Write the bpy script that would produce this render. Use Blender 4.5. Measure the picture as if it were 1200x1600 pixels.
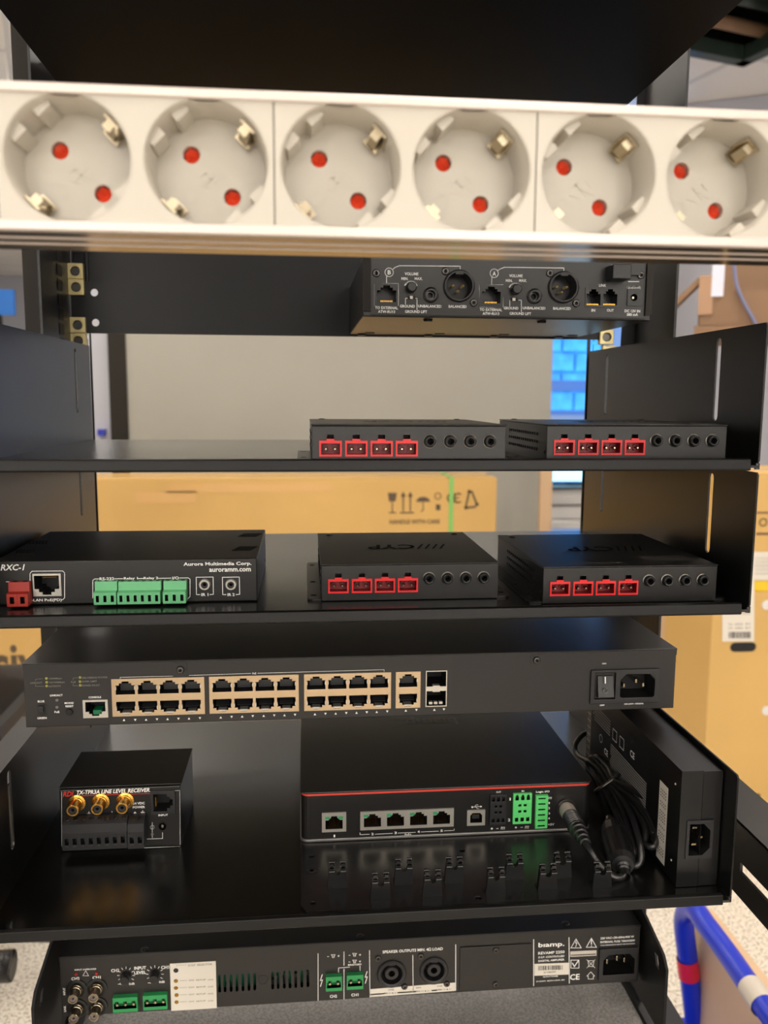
import bpy, bmesh, math, random
from mathutils import Vector, Matrix
random.seed(7)
S = bpy.context.scene
COL = S.collection
for o in list(bpy.data.objects): bpy.data.objects.remove(o)

# ------------------------------------------------------------------ camera
# origin of the world = the lens; X along the rack, Y into the rack, Z up; floor at z = -1.1 m
F = 1313.0
YAW, PITCH, ROLL = math.radians(5.478), math.radians(7.659), math.radians(0.3286)
_f = Vector((math.sin(YAW)*math.cos(PITCH), math.cos(YAW)*math.cos(PITCH), -math.sin(PITCH)))
_r = Vector((math.cos(YAW), -math.sin(YAW), 0)); _u = _r.cross(_f)
_r, _u = math.cos(ROLL)*_r + math.sin(ROLL)*_u, -math.sin(ROLL)*_r + math.cos(ROLL)*_u
cd = bpy.data.cameras.new('camera'); cam = bpy.data.objects.new('camera', cd); COL.objects.link(cam)
cam.matrix_world = Matrix(((_r.x, _u.x, -_f.x, 0), (_r.y, _u.y, -_f.y, 0), (_r.z, _u.z, -_f.z, 0), (0, 0, 0, 1)))
cd.sensor_fit = 'HORIZONTAL'; cd.sensor_width = 36; cd.lens = F/1200*36
cd.clip_start = .01; cd.clip_end = 100
cd.dof.use_dof = True; cd.dof.focus_distance = .52; cd.dof.aperture_fstop = 15
S.camera = cam

# ------------------------------------------------------------------ world, exposure
w = bpy.data.worlds.new('sky'); S.world = w; w.use_nodes = True
bg = w.node_tree.nodes['Background']; bg.inputs[0].default_value = (.10, .42, 1, 1); bg.inputs[1].default_value = 4.5
S.view_settings.view_transform = 'Standard'; S.view_settings.look = 'None'
S.view_settings.gamma = 1; S.view_settings.use_curve_mapping = False
S.view_settings.exposure = 0.0
LAMP_POWER = 15
LAMP_COLOR = (1, .925, .83, 1)

def ray(u, v): return (u-600)*_r - (v-800)*_u + F*_f
def at(u, v, Y):
    d = ray(u, v); return Vector((d.x*Y/d.y, Y, d.z*Y/d.y))
def atz(u, v, Z):
    d = ray(u, v); return Vector((d.x*Z/d.z, d.y*Z/d.z, Z))
def atx(u, v, X):
    d = ray(u, v); return Vector((X, d.y*X/d.x, d.z*X/d.x))
def pxs(Y): return Y/F/math.cos(PITCH)      # metres per photo pixel on a plane at depth Y

# ------------------------------------------------------------------ materials
def c(r, g, b):
    f = lambda x: (x/255/12.92) if x/255 <= .04045 else ((x/255+.055)/1.055)**2.4
    return (f(r), f(g), f(b), 1)
MATS = {}
def mat(name, col, rough=.5, metal=0, bump=0, bscale=800, var=0, vscale=20, emit=None, spec=.5, rvar=0, stretch=None, trans=0):
    m = bpy.data.materials.new(name); m.use_nodes = True; nt = m.node_tree; N = nt.nodes; L = nt.links
    b = N['Principled BSDF']
    b.inputs['Base Color'].default_value = col; b.inputs['Roughness'].default_value = rough
    b.inputs['Metallic'].default_value = metal; b.inputs['Specular IOR Level'].default_value = spec
    if trans: b.inputs['Transmission Weight'].default_value = trans
    if emit:
        b.inputs['Emission Color'].default_value = col; b.inputs['Emission Strength'].default_value = emit
    if bump or var or rvar:
        tc = N.new('ShaderNodeTexCoord'); mp = N.new('ShaderNodeMapping'); L.new(tc.outputs['Object'], mp.inputs[0])
        if stretch: mp.inputs['Scale'].default_value = stretch
    if bump:
        n = N.new('ShaderNodeTexNoise'); n.inputs['Scale'].default_value = bscale; n.inputs['Detail'].default_value = 3
        bp = N.new('ShaderNodeBump'); bp.inputs['Strength'].default_value = bump; bp.inputs['Distance'].default_value = .0005
        L.new(mp.outputs[0], n.inputs[0]); L.new(n.outputs[0], bp.inputs['Height']); L.new(bp.outputs[0], b.inputs['Normal'])
    if var:
        n = N.new('ShaderNodeTexNoise'); n.inputs['Scale'].default_value = vscale; n.inputs['Detail'].default_value = 6
        rp = N.new('ShaderNodeValToRGB'); e = rp.color_ramp.elements
        e[0].position = .35; e[1].position = .65
        e[0].color = tuple(x*(1-var) for x in col[:3])+(1,); e[1].color = tuple(min(1, x*(1+var)) for x in col[:3])+(1,)
        L.new(mp.outputs[0], n.inputs[0]); L.new(n.outputs[0], rp.inputs[0]); L.new(rp.outputs[0], b.inputs['Base Color'])
    if rvar:
        n = N.new('ShaderNodeTexNoise'); n.inputs['Scale'].default_value = 30; n.inputs['Detail'].default_value = 4
        mr = N.new('ShaderNodeMapRange'); mr.inputs[3].default_value = rough-rvar; mr.inputs[4].default_value = rough+rvar
        L.new(mp.outputs[0], n.inputs[0]); L.new(n.outputs[0], mr.inputs[0]); L.new(mr.outputs[0], b.inputs['Roughness'])
    MATS[name] = m; return m
shelf_m = mat('shelf_black', c(14,14,13), .20, bump=.10, bscale=1800, rvar=.04, spec=.9)
lip_m   = mat('shelf_lip_black', c(13,13,13), .38, bump=.1, bscale=1800, spec=.3)
wall_m  = mat('shelf_wall_black', c(14,14,14), .31, bump=.12, bscale=1800)
blk     = mat('device_black', c(21,20,19), .35, bump=.12, bscale=2500)
blk_s   = mat('satin_black', c(16,16,17), .42, bump=.08, bscale=2500, spec=.3)
sw_m    = mat('switch_black', c(32,30,28), .48, bump=.1, bscale=2500)
rack_m  = mat('rack_grey', c(42,39,35), .55, bump=.1, bscale=1500, spec=.2)
rackd_m = mat('rack_dark', c(20,20,22), .42)
plast   = mat('black_plastic', c(19,19,20), .36)
plast2  = mat('dark_grey_plastic', c(34,34,36), .45)
rubber  = mat('cable_black', c(27,27,28), .30, spec=.8)
dark    = mat('cavity_dark', c(8,8,9), .6)
white_p = mat('socket_white', c(200,194,182), .32, spec=.5)
alu_w   = mat('aluminium_overlit', c(216,205,198), .32, metal=.3)  # overexposed look of the strip's aluminium put into the base colour
alu     = mat('aluminium_brushed', c(176,164,152), .16, metal=1, bump=.05, bscale=300, stretch=(.02,1,1))
nickel  = mat('nickel', c(178,165,140), .24, metal=1)
gold    = mat('gold', c(222,170,80), .25, metal=1)
gold_d  = mat('gold_dull', c(170,130,60), .4, metal=1)
brass   = mat('cage_nut_brass', c(225,208,150), .34, metal=.4)
tan     = mat('port_shield', c(196,172,140), .35, metal=.75)
silver  = mat('port_silver', c(200,196,186), .35, metal=.7)
steel   = mat('screw_steel', c(90,88,86), .3, metal=1)
red_s   = mat('shutter_red', c(225,70,38), .3)
red_c   = mat('connector_red', c(225,30,34), .38)
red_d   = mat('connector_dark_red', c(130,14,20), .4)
red_b   = mat('plug_brick_red', c(165,42,28), .45)
red_l   = mat('stripe_red', c(214,70,56), .4)
green_p = mat('plug_green', c(108,190,134), .42)
green_d = mat('plug_green_dark', c(42,150,84), .4)
green_b = mat('terminal_bright_green', c(96,214,118), .4)
green_l = mat('led_green', c(60,150,100), .4)
pcb     = mat('pcb_green', c(22,90,62), .45, var=.3, vscale=120)
pin_m   = mat('pin_gold_pale', c(235,205,140), .45, metal=.3)
ring_m  = mat('dark_metal_ring', c(120,118,112), .3, metal=.9)
ink     = mat('ink_white', c(246,246,243), .6)
ink_d   = mat('ink_grey', c(120,118,114), .6)
ink_r   = mat('ink_red', c(210,50,42), .6)
ink_k   = mat('ink_black', c(30,30,30), .6)
ink_g   = mat('gloss_black_print', c(3,3,3), .6, spec=.1)
lab_w   = mat('label_white', c(226,220,208), .5)
lab_g   = mat('label_grey', c(200,192,180), .5)
lab_k   = mat('label_dark', c(26,26,28), .35)
card    = mat('cardboard', c(212,172,102), .6, var=.05, vscale=3, bump=.2, bscale=60)
card2   = mat('cardboard_brown', c(142,111,84), .65, var=.06, vscale=4)
card3   = mat('cardboard_pale', c(214,182,146), .6, var=.05, vscale=4)
tape    = mat('clear_tape', c(222,178,116), .12)
strap_g = mat('strap_green', c(130,195,100), .4)
panel_g = mat('divider_grey', c(168,167,158), .6, var=.03, vscale=2)
paint   = mat('wall_paint', c(182,183,192), .7, var=.03, vscale=1)
paint_w = mat('white_paint', c(225,222,218), .5)
tile_m  = mat('ceiling_tile', c(248,242,236), .8, bump=.3, bscale=150)
floor_m = bpy.data.materials.new('speckled_floor')
blue_p  = mat('blue_paint', c(24,50,190), .3)
blue_g  = mat('blue_plastic', c(40,110,190), .4)
red_t   = mat('red_tape', c(215,30,60), .4)
tray_m  = mat('textured_grey_powder_coat', c(126,124,122), .55, bump=1, bscale=420, var=.28, vscale=420)
lamp_m  = mat('lamp_diffuser', LAMP_COLOR, .5, emit=LAMP_POWER)
led_y   = mat('led_amber', c(150,150,60), .4)
led_r   = mat('led_red', c(170,30,26), .3)
screen_m= mat('screen_glow', (.35,.75,1,1), .4, emit=2.2)
glass_m = mat('window_glass', (.9,.97,1,1), .02, trans=1)
floor_m.use_nodes = True
def _floor():
    nt = floor_m.node_tree; N = nt.nodes; L = nt.links; b = N['Principled BSDF']; b.inputs['Roughness'].default_value = .45
    tc = N.new('ShaderNodeTexCoord'); v = N.new('ShaderNodeTexNoise'); v.inputs['Scale'].default_value = 190; v.inputs['Detail'].default_value = 4
    r = N.new('ShaderNodeValToRGB'); e = r.color_ramp.elements
    e[0].position = .40; e[0].color = c(160,149,132); e[1].position = .5; e[1].color = c(226,220,208)
    L.new(tc.outputs['Object'], v.inputs[0]); L.new(v.outputs[0], r.inputs[0]); L.new(r.outputs[0], b.inputs['Base Color'])
_floor()

# ------------------------------------------------------------------ mesh builder
WORG = {}
class MB:
    def __init__(s): s.b = bmesh.new(); s.mi = 0
    def _f(s, vs):
        try: f = s.b.faces.new(vs); f.material_index = s.mi; return f
        except ValueError: return None
    def box(s, x0, x1, y0, y1, z0, z1):
        v = [s.b.verts.new((x, y, z)) for x in (x0, x1) for y in (y0, y1) for z in (z0, z1)]
        for q in ((0,1,3,2),(4,6,7,5),(0,4,5,1),(2,3,7,6),(0,2,6,4),(1,5,7,3)): s._f([v[i] for i in q])
        return s
    def obox(s, cen, ax, ay, az, hx, hy, hz):
        cen, ax, ay, az = Vector(cen), Vector(ax).normalized(), Vector(ay).normalized(), Vector(az).normalized()
        v = [s.b.verts.new(cen+ax*i*hx+ay*j*hy+az*k*hz) for i in (-1, 1) for j in (-1, 1) for k in (-1, 1)]
        for q in ((0,1,3,2),(4,6,7,5),(0,4,5,1),(2,3,7,6),(0,2,6,4),(1,5,7,3)): s._f([v[i] for i in q])
        return s
    def frustum(s, p0, p1, r0, r1, n=20, caps=True):
        p0, p1 = Vector(p0), Vector(p1); d = (p1-p0).normalized()
        a = d.orthogonal().normalized(); b = d.cross(a)
        A = [s.b.verts.new(p0+(a*math.cos(t)+b*math.sin(t))*r0) for t in [2*math.pi*i/n for i in range(n)]]
        B = [s.b.verts.new(p1+(a*math.cos(t)+b*math.sin(t))*r1) for t in [2*math.pi*i/n for i in range(n)]]
        for i in range(n): 
            f = s._f([A[i], A[(i+1)%n], B[(i+1)%n], B[i]])
            if f and n > 8: f.smooth = True
        if caps: s._f(A[::-1]); s._f(B)
        return s
    def lathe(s, cen, prof, axis=(0,-1,0), n=24):
        # prof: (radius, height along axis); open surface
        cen, d = Vector(cen), Vector(axis).normalized(); a = d.orthogonal().normalized(); b = d.cross(a); rings = []
        for r, h in prof:
            rings.append([s.b.verts.new(cen+d*h+(a*math.cos(t)+b*math.sin(t))*max(r, 1e-5)) for t in [2*math.pi*i/n for i in range(n)]])
        for A, B in zip(rings, rings[1:]):
            for i in range(n):
                f = s._f([A[i], A[(i+1)%n], B[(i+1)%n], B[i]])
        return s
    def tube(s, pts, r, n=10, sm=True, closed=False, sub=6):
        P = [Vector(p) for p in pts]
        if sub > 1 and len(P) > 2:
            Q = []; m = len(P)
            for i in range(m if closed else m-1):
                a = P[(i-1) % m] if closed or i > 0 else P[0]; b = P[i]; cc = P[(i+1) % m]; d = P[(i+2) % m] if closed or i+2 < m else P[-1]
                for k in range(sub):
                    t = k/sub
                    Q.append(.5*((2*b)+(cc-a)*t+(2*a-5*b+4*cc-d)*t*t+(3*b-a-3*cc+d)*t**3))
            if not closed: Q.append(P[-1])
            P = Q
        rings = []; a = None; m = len(P)
        for i, p in enumerate(P):
            d = ((P[(i+1) % m]-P[(i-1) % m]) if closed or 0 < i < m-1 else (P[1]-P[0] if i == 0 else P[-1]-P[-2])).normalized()
            a = d.orthogonal().normalized() if a is None else (a-d*a.dot(d)).normalized()
            b = d.cross(a); rr = r(i/(m-1)) if callable(r) else r
            rings.append([s.b.verts.new(p+(a*math.cos(t)+b*math.sin(t))*rr) for t in [2*math.pi*k/n for k in range(n)]])
        for i in range(m if closed else m-1):
            A, B = rings[i], rings[(i+1) % m]
            for k in range(n):
                f = s._f([A[k], A[(k+1)%n], B[(k+1)%n], B[k]])
                if f: f.smooth = sm
        if not closed: s._f(rings[0][::-1]); s._f(rings[-1])
        return s
    def _pt(s, plane, p, h):
        a, b = p
        return (a, h, b) if plane == 'y' else ((h, a, b) if plane == 'x' else (a, b, h))
    def sheet(s, outer, holes, plane, h, t=0):
        # a flat sheet with cut-outs, thickness t away from h
        loops = [outer]+list(holes)
        def side(hh):
            es = []; ls = []
            for lp in loops:
                vs = [s.b.verts.new(s._pt(plane, p, hh)) for p in lp]; ls.append(vs)
                es += [s.b.edges.new((vs[i], vs[(i+1) % len(vs)])) for i in range(len(vs))]
            r = bmesh.ops.triangle_fill(s.b, use_beauty=True, use_dissolve=False, edges=es)
            for g in r['geom']:
                if isinstance(g, bmesh.types.BMFace): g.material_index = s.mi
            return ls
        A = side(h)
        if t:
            B = side(h+t)
            for la, lb in zip(A, B):
                for i in range(len(la)): s._f([la[i], la[(i+1) % len(la)], lb[(i+1) % len(la)], lb[i]])
        return s
    def pocket(s, poly, y0, y1, back=True):
        A = [s.b.verts.new((x, y0, z)) for x, z in poly]; B = [s.b.verts.new((x, y1, z)) for x, z in poly]; n = len(A)
        for i in range(n): s._f([A[i], A[(i+1)%n], B[(i+1)%n], B[i]])
        if back: s._f(B)
        return s
    def prism(s, poly, plane, h0, h1):
        A = [s.b.verts.new(s._pt(plane, p, h0)) for p in poly]; B = [s.b.verts.new(s._pt(plane, p, h1)) for p in poly]; n = len(A)
        for i in range(n): s._f([A[i], A[(i+1)%n], B[(i+1)%n], B[i]])
        s._f(A[::-1]); s._f(B); return s
    def shell(s, x0, x1, y0, y1, z0, z1, holes=()):
        # closed case whose front face (at y0) has cut-outs
        s.sheet([(x0,z0),(x1,z0),(x1,z1),(x0,z1)], holes, 'y', y0)
        v = [s.b.verts.new(p) for p in ((x0,y0,z0),(x1,y0,z0),(x1,y0,z1),(x0,y0,z1),(x0,y1,z0),(x1,y1,z0),(x1,y1,z1),(x0,y1,z1))]
        for q in ((0,1,5,4),(1,2,6,5),(2,3,7,6),(3,0,4,7),(4,5,6,7)): s._f([v[i] for i in q])
        bmesh.ops.remove_doubles(s.b, verts=s.b.verts[:], dist=1e-6)
        return s
    def obj(s, name, mats, parent=None, org=None, bevel=0, normals=True, seg=2):
        if org is None: org = WORG[parent] if parent is not None else Vector((0, 0, 0))
        org = Vector(org)
        if normals: bmesh.ops.recalc_face_normals(s.b, faces=s.b.faces[:])
        bmesh.ops.translate(s.b, verts=s.b.verts[:], vec=-org)
        me = bpy.data.meshes.new(name); s.b.to_mesh(me); s.b.free()
        for m in (mats if isinstance(mats, (list, tuple)) else [mats]): me.materials.append(m)
        o = bpy.data.objects.new(name, me); COL.objects.link(o)
        WORG[o] = org
        if parent is not None: o.parent = parent; o.location = org-WORG[parent]
        else: o.location = org
        if bevel:
            b = o.modifiers.new('bevel', 'BEVEL'); b.width = bevel; b.segments = seg; b.limit_method = 'ANGLE'; b.angle_limit = math.radians(40)
        return o
def inst(o, parent, org):
    n = o.copy(); COL.objects.link(n); WORG[n] = Vector(org)
    n.parent = parent; n.location = Vector(org)-(WORG[parent] if parent is not None else Vector((0,0,0)))
    return n
def thing(name, org, label, cat, group=None):
    o = bpy.data.objects.new(name, None); COL.objects.link(o); o.empty_display_size = .02
    o.location = org; WORG[o] = Vector(org); o['label'] = label; o['category'] = cat
    if group: o['group'] = group
    return o
def tag(o, label, cat, group=None):
    o['label'] = label; o['category'] = cat
    if group: o['group'] = group
    return o
def struct(o): o['kind'] = 'structure'; return o
def circ(x, z, r, n=16, a0=0): return [(x+r*math.cos(a0+2*math.pi*i/n), z+r*math.sin(a0+2*math.pi*i/n)) for i in range(n)]
def rect(x, z, w, h): return [(x-w/2, z-h/2), (x+w/2, z-h/2), (x+w/2, z+h/2), (x-w/2, z+h/2)]
def slot(x, z, w, h, n=5):       # stadium, long axis z
    r = w/2; P = []
    for i in range(n+1): a = math.pi*i/n; P.append((x+r*math.cos(a), z+h/2-r+r*math.sin(a)))
    for i in range(n+1): a = math.pi+math.pi*i/n; P.append((x+r*math.cos(a), z-h/2+r+r*math.sin(a)))
    return P
def rj(x, z, w, h, up=True):
    k = 1 if up else -1
    P = [(-w/2,-h/2),(w/2,-h/2),(w/2,h*.2),(w*.32,h*.2),(w*.32,h*.36),(w*.18,h*.36),(w*.18,h*.5),(-w*.18,h*.5),(-w*.18,h*.36),(-w*.32,h*.36),(-w*.32,h*.2),(-w/2,h*.2)]
    return [(x+a, z+k*b) for a, b in P]

# ------------------------------------------------------------------ lettering
_tc = {}
def text_mesh(t, shear):
    k = (t, shear)
    if k not in _tc:
        cu = bpy.data.curves.new('t', 'FONT'); cu.body = t; cu.resolution_u = 2; cu.shear = shear; cu.size = 1; cu.offset = .022
        o = bpy.data.objects.new('t', cu); me = bpy.data.meshes.new_from_object(o)
        V = [(v.co.x, v.co.y) for v in me.vertices]; Fc = [tuple(p.vertices) for p in me.polygons]
        bpy.data.objects.remove(o); bpy.data.curves.remove(cu); bpy.data.meshes.remove(me)
        xs = [v[0] for v in V]; ys = [v[1] for v in V]
        x0, x1, y0, y1 = min(xs), max(xs), min(ys), max(ys)
        _tc[k] = ([((x-x0)/(x1-x0)-.5, (y-y0)/(y1-y0)-.5) for x, y in V], Fc)
    return _tc[k]
class Print:
    """flat print on a surface; P maps surface metres (a, b) to the world"""
    def __init__(s, Y=None, off=.00012, frame=None):
        s.m = MB(); s.Y = Y
        if frame: s.o, s.a, s.b2, s.n = frame
        s.frame = frame; s.off = off
    def P(s, a, b, lift=0):
        if s.frame: return s.o+s.a*a+s.b2*b+s.n*(s.off+lift)
        return Vector((a, s.Y-s.off-lift, b))
    def uv(s, u, v):
        p = at(u, v, s.Y); return p.x, p.z
    def poly(s, pts, mi=0, lift=0):
        s.m.mi = mi; s.m._f([s.m.b.verts.new(s.P(a, b, lift)) for a, b in pts])
    def text_m(s, t, a, b, w_, h_, mi=0, shear=0, rot=0, lift=0.00003):
        V, Fc = text_mesh(t, shear); cr, sr = math.cos(rot), math.sin(rot); s.m.mi = mi
        vs = [s.m.b.verts.new(s.P(a+x*w_*cr-y*h_*sr, b+x*w_*sr+y*h_*cr, lift)) for x, y in V]
        for f in Fc: s.m._f([vs[i] for i in f])
    def t(s, t, u, v, w_, h_, mi=0, shear=0, rot=0):
        a, b = s.uv(u, v); k = pxs(s.Y); s.text_m(t, a, b, w_*k, h_*k, mi, shear, rot)
    def line_m(s, pts, wd, mi=0, lift=0):
        s.m.mi = mi
        for (a, b), (c2, d) in zip(pts, pts[1:]):
            L = math.hypot(c2-a, d-b) or 1e-9; ux, uy = (c2-a)/L*wd/2, (d-b)/L*wd/2
            q = [(a-ux-uy, b-uy+ux), (c2+ux-uy, d+uy+ux), (c2+ux+uy, d+uy-ux), (a-ux+uy, b-uy-ux)]
            s.m._f([s.m.b.verts.new(s.P(x, y, lift)) for x, y in q])
    def line(s, pts, wd=1.0, mi=0): s.line_m([s.uv(*p) for p in pts], wd*pxs(s.Y), mi)
    def ring(s, u, v, r, wd=1.0, a0=0, a1=360, mi=0):
        a, b = s.uv(u, v); k = pxs(s.Y); n = max(6, int((a1-a0)/24))
        s.line_m([(a+r*k*math.cos(math.radians(a0+(a1-a0)*i/n)), b+r*k*math.sin(math.radians(a0+(a1-a0)*i/n))) for i in range(n+1)], wd*k, mi)
    def rect(s, u0, v0, u1, v1, mi=0, lift=0): s.poly([s.uv(u0, v0), s.uv(u1, v0), s.uv(u1, v1), s.uv(u0, v1)][::-1], mi, lift)
    def frame_(s, u0, v0, u1, v1, wd=1, mi=0): s.line([(u0,v0),(u1,v0),(u1,v1),(u0,v1),(u0,v0)], wd, mi)
    def tri(s, pts, mi=0): s.poly([s.uv(*p) for p in pts], mi)
    def disc(s, u, v, r, mi=0):
        a, b = s.uv(u, v); s.poly(circ(a, b, r*pxs(s.Y), 10), mi)
    def ground(s, u, v, k=1.0, mi=0):
        s.line([(u, v-3*k), (u, v)], .8, mi); s.line([(u-3*k, v), (u+3*k, v)], .8, mi)
        s.line([(u-2*k, v+1.5*k), (u+2*k, v+1.5*k)], .8, mi); s.line([(u-.8*k, v+3*k), (u+.8*k, v+3*k)], .8, mi)
    def chassis(s, u, v, k=1.0, mi=0):
        s.line([(u-3.5*k, v-2*k), (u+3.5*k, v-2*k)], .8, mi)
        for d in (-3, 0, 3): s.line([(u+d*k, v-2*k), (u+d*k-1*k, v+2*k)], .8, mi)
    def done(s, parent, mats=None, name='lettering'): return s.m.obj(name, mats or [ink], parent, normals=False)

def screw(parent, p, r=.003, m=None, name='screw', axis=(0,-1,0), h=.0012):
    b = MB(); d = Vector(axis); p = Vector(p)
    b.lathe(p, [(r, 0), (r, h*.4), (r*.8, h*.9), (r*.45, h)], axis, 16); b.lathe(p, [(r*.45, h), (.0001, h*.35)], axis, 4)
    return b.obj(name, m or steel, parent)
def U(u0, v0, u1, v1, Y):
    """pixel box on the plane at depth Y -> x0,x1,z0,z1"""
    a, b = at(u0, (v0+v1)/2, Y), at(u1, (v0+v1)/2, Y)
    t, q = at((u0+u1)/2, v0, Y), at((u0+u1)/2, v1, Y)
    return a.x, b.x, q.z, t.z
def quad(x0, x1, z0, z1): return [(x0,z0),(x1,z0),(x1,z1),(x0,z1)]

# ================================================================== ROOM
FZ = -1.1; CZ = 1.5
struct(MB().box(-6, 3.6, -4.6, 11.2, FZ-.05, FZ).obj('floor', floor_m))
struct(MB().box(-6.1, -6, -4.6, 11.2, FZ, CZ).obj('wall_left', paint))
bw = [quad(-2.9, -.7, -.35, 1.2), quad(.3, 2.5, -.35, 1.2)]
struct(MB().sheet(quad(-6.1, 3.6, FZ, CZ), bw, 'y', -4.6, -.1).obj('wall_behind', paint))
glow_glass = mat('added_glow_glass', (1, .96, .90, 1), .5, emit=4.8)  # unseen glowing windows, added behind the camera to light the device faces
for i_, q_ in enumerate(bw):
    (a_, b_), (_, _), (c_, d_), _ = q_
    wn = struct(MB().sheet(q_, [quad(a_+.05, (a_+c_)/2-.02, b_+.05, d_-.05), quad((a_+c_)/2+.02, c_-.05, b_+.05, d_-.05)], 'y', -4.62, -.05).obj('window_%d' % (i_+2), paint_w))
    for x_, y_ in ((a_+.05, (a_+c_)/2-.02), ((a_+c_)/2+.02, c_-.05)): MB().box(x_, y_, -4.65, -4.645, b_+.05, d_-.05).obj('pane', glow_glass, wn)
struct(MB().box(-6.1, .9, 11.2, 11.3, FZ, CZ).obj('wall_far', paint))
struct(MB().box(3.6, 3.7, -4.6, 3.6, FZ, CZ).obj('wall_right', paint))
WY = 5.5
wx0, wx1, wz0, wz1 = 1.50, 2.02, -.10, .78
wf = MB().sheet(quad(.9, 2.3, FZ, CZ), [quad(wx0, wx1, wz0, wz1)], 'y', WY, .12)
wf.box(.85, .9, WY, 11.2, FZ, CZ)
struct(wf.obj('wall_window', paint))
# diagonal wall to the right of the window, white casing at its edge
dA = Vector((1.95, 4.36, 0)); dB = Vector((3.6, 3.52, 0)); dd = (dB-dA).normalized(); dn = Vector((-dd.y, dd.x, 0))
m_ = MB(); L_ = (dB-dA).length
m_.obox((dA+dB)/2+dn*.06+Vector((0,0,(FZ+CZ)/2)), dd, dn, (0,0,1), L_/2, .06, (CZ-FZ)/2)
struct(m_.obj('wall_diagonal', paint))
m_ = MB(); m_.obox(dA-dd*.03+Vector((0,0,(FZ+CZ)/2-.2)), dd, dn, (0,0,1), .035, .05, (CZ-FZ)/2-.2)
struct(m_.obj('trim_1', paint_w))
# window frame, sash and panes
win = MB().sheet(quad(wx0, wx1, wz0, wz1), [quad(wx0+.03, wx1-.03, .13, wz1-.03), quad(wx0+.03, wx1-.03, wz0+.03, .06)], 'y', WY+.03, .05).obj('window_1', mat('frame_blue_grey', c(120,150,200), .5))
struct(win)
for z0, z1 in ((.13, wz1-.03), (wz0+.03, .06)):
    MB().box(wx0+.03, wx1-.03, WY+.05, WY+.056, z0, z1).obj('pane', glass_m, win)
fac_m = mat('facade', c(150,205,225), .5, var=.25, vscale=7)
fb = MB().box(.6, 5, 8.6, 8.8, FZ, 4).obj('facade_outside', fac_m); struct(fb)
brm = None
for r in range(12):
    for q in range(5):
        x = 2.1+q*.28+(r % 2)*.14; z = -.7+r*.2
        if brm is None:
            brm = MB().box(x, x+.25, 8.56, 8.6, z, z+.17).obj('brick', fac_m, fb, org=(x, 8.6, z))
        else: inst(brm, fb, (x, 8.6, z))

# ceiling: tiles on a rotated grid, lamps in some cells, one open cell
cang = math.radians(16.5); e1 = Vector((math.cos(cang), math.sin(cang), 0)); e2 = Vector((-math.sin(cang), math.cos(cang), 0))
C0 = Vector((1.94, 3.765, CZ))
ceil = struct(MB().box(-6.1, 3.7, -4.7, 11.3, CZ+.30, CZ+.34).obj('ceiling', paint_w))
tm = None; bars = MB(); lamp = None
LAMPS = {(-2,-3),(-2,-6),(-2,-9),(-5,-3),(-5,-6),(-5,-9),(1,-3),(1,-6),(1,-9),(-5,0),(-8,-3),(-8,-6),(-8,0),(-2,1),(-5,4),(-8,4),(1,3),(-11,2),(-8,8),(-5,8),(-11,6),(-2,-12),(-5,-12),(1,-12),(-2,-15),(-5,-15),(-8,-9),(-8,-12),(-8,-15),(1,-15)}  # rows behind the camera are unseen, added for low-angle light into the rack
OPEN = {(-1,-1)}
for i in range(-15, 6):
    for j in range(-19, 15):
        p = C0+e1*.6*(i+.5)+e2*.6*(j+.5)
        if not (-6.2 < p.x < 3.9 and -4.9 < p.y < 11.4): continue
        if (i, j) in OPEN: continue
        if (i, j) in LAMPS:
            if lamp is None:
                lamp = thing('ceiling_light', p, 'square ceiling light panel set in the white tile grid', 'ceiling light', 'ceiling light panels')
                m_ = MB(); m_.obox(p+Vector((0,0,.01)), e1, e2, (0,0,1), .27, .27, .005); lo = m_.obj('diffuser', lamp_m, lamp)
                m_ = MB()
                for a, b in ((e1, e2), (e2, e1)):
                    for sg in (-1, 1): m_.obox(p+a*sg*.285+Vector((0,0,.008)), a, b, (0,0,1), .012, .297, .01)
                lf = m_.obj('frame', paint_w, lamp); L0 = lamp
            else:
                n = inst(L0, None, p); inst(lo, n, p); inst(lf, n, p)
                n['label'] = L0['label']
            continue
        if tm is None:
            m_ = MB(); m_.obox(p+Vector((0,0,.012)), e1, e2, (0,0,1), .286, .286, .009); tm = m_.obj('tile', tile_m, ceil, org=p)
        else: inst(tm, ceil, p)
for i in range(-15, 7): bars.obox(C0+e1*.6*i-e2*.6*1.5+Vector((0,0,.012)), e1, e2, (0,0,1), .012, 10.2, .012)
for j in range(-19, 16): bars.obox(C0+e2*.6*j+e1*.6*-5+Vector((0,0,.0125)), e2, e1, (0,0,1), .012, 6.6, .012)
gb = bars.obj('grid_bars', paint_w, ceil); gb['kind'] = 'stuff'
# the open cell: dark frame with ducts above it
oc = C0-e1*.3-e2*.3
hood = thing('open_ceiling_hatch', oc, 'open ceiling hatch with dark frame and pipes above it', 'hatch')
m_ = MB(); dk = mat('hatch_dark_green', c(40,52,46), .4)
for a, b in ((e1, e2), (e2, e1)):
    for sg in (-1, 1): m_.obox(oc+a*sg*.285+Vector((0,0,-.005)), a, b, (0,0,1), .03, .315, .03)
m_.obj('frame', dk, hood)
m_ = MB()
for a, b in ((e1, e2), (e2, e1)):
    for sg in (-1, 1): m_.obox(oc+a*sg*.30+Vector((0,0,.15)), a, b, (0,0,1), .005, .3, .14)
m_.obox(oc+Vector((0,0,.285)), e1, e2, (0,0,1), .3, .3, .005)
m_.obj('liner', plast, hood)
for k, (mm, zz) in enumerate(((card2, .05), (dk, .09), (card2, .14), (mat('duct_green', c(90,160,100), .5), .10))):
    q = oc+e2*(.16-.12*k)+Vector((0,0,zz)); MB().frustum(q-e1*.29, q+e1*.29, .028, .028, 12).obj('pipe', mm, hood)

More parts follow.
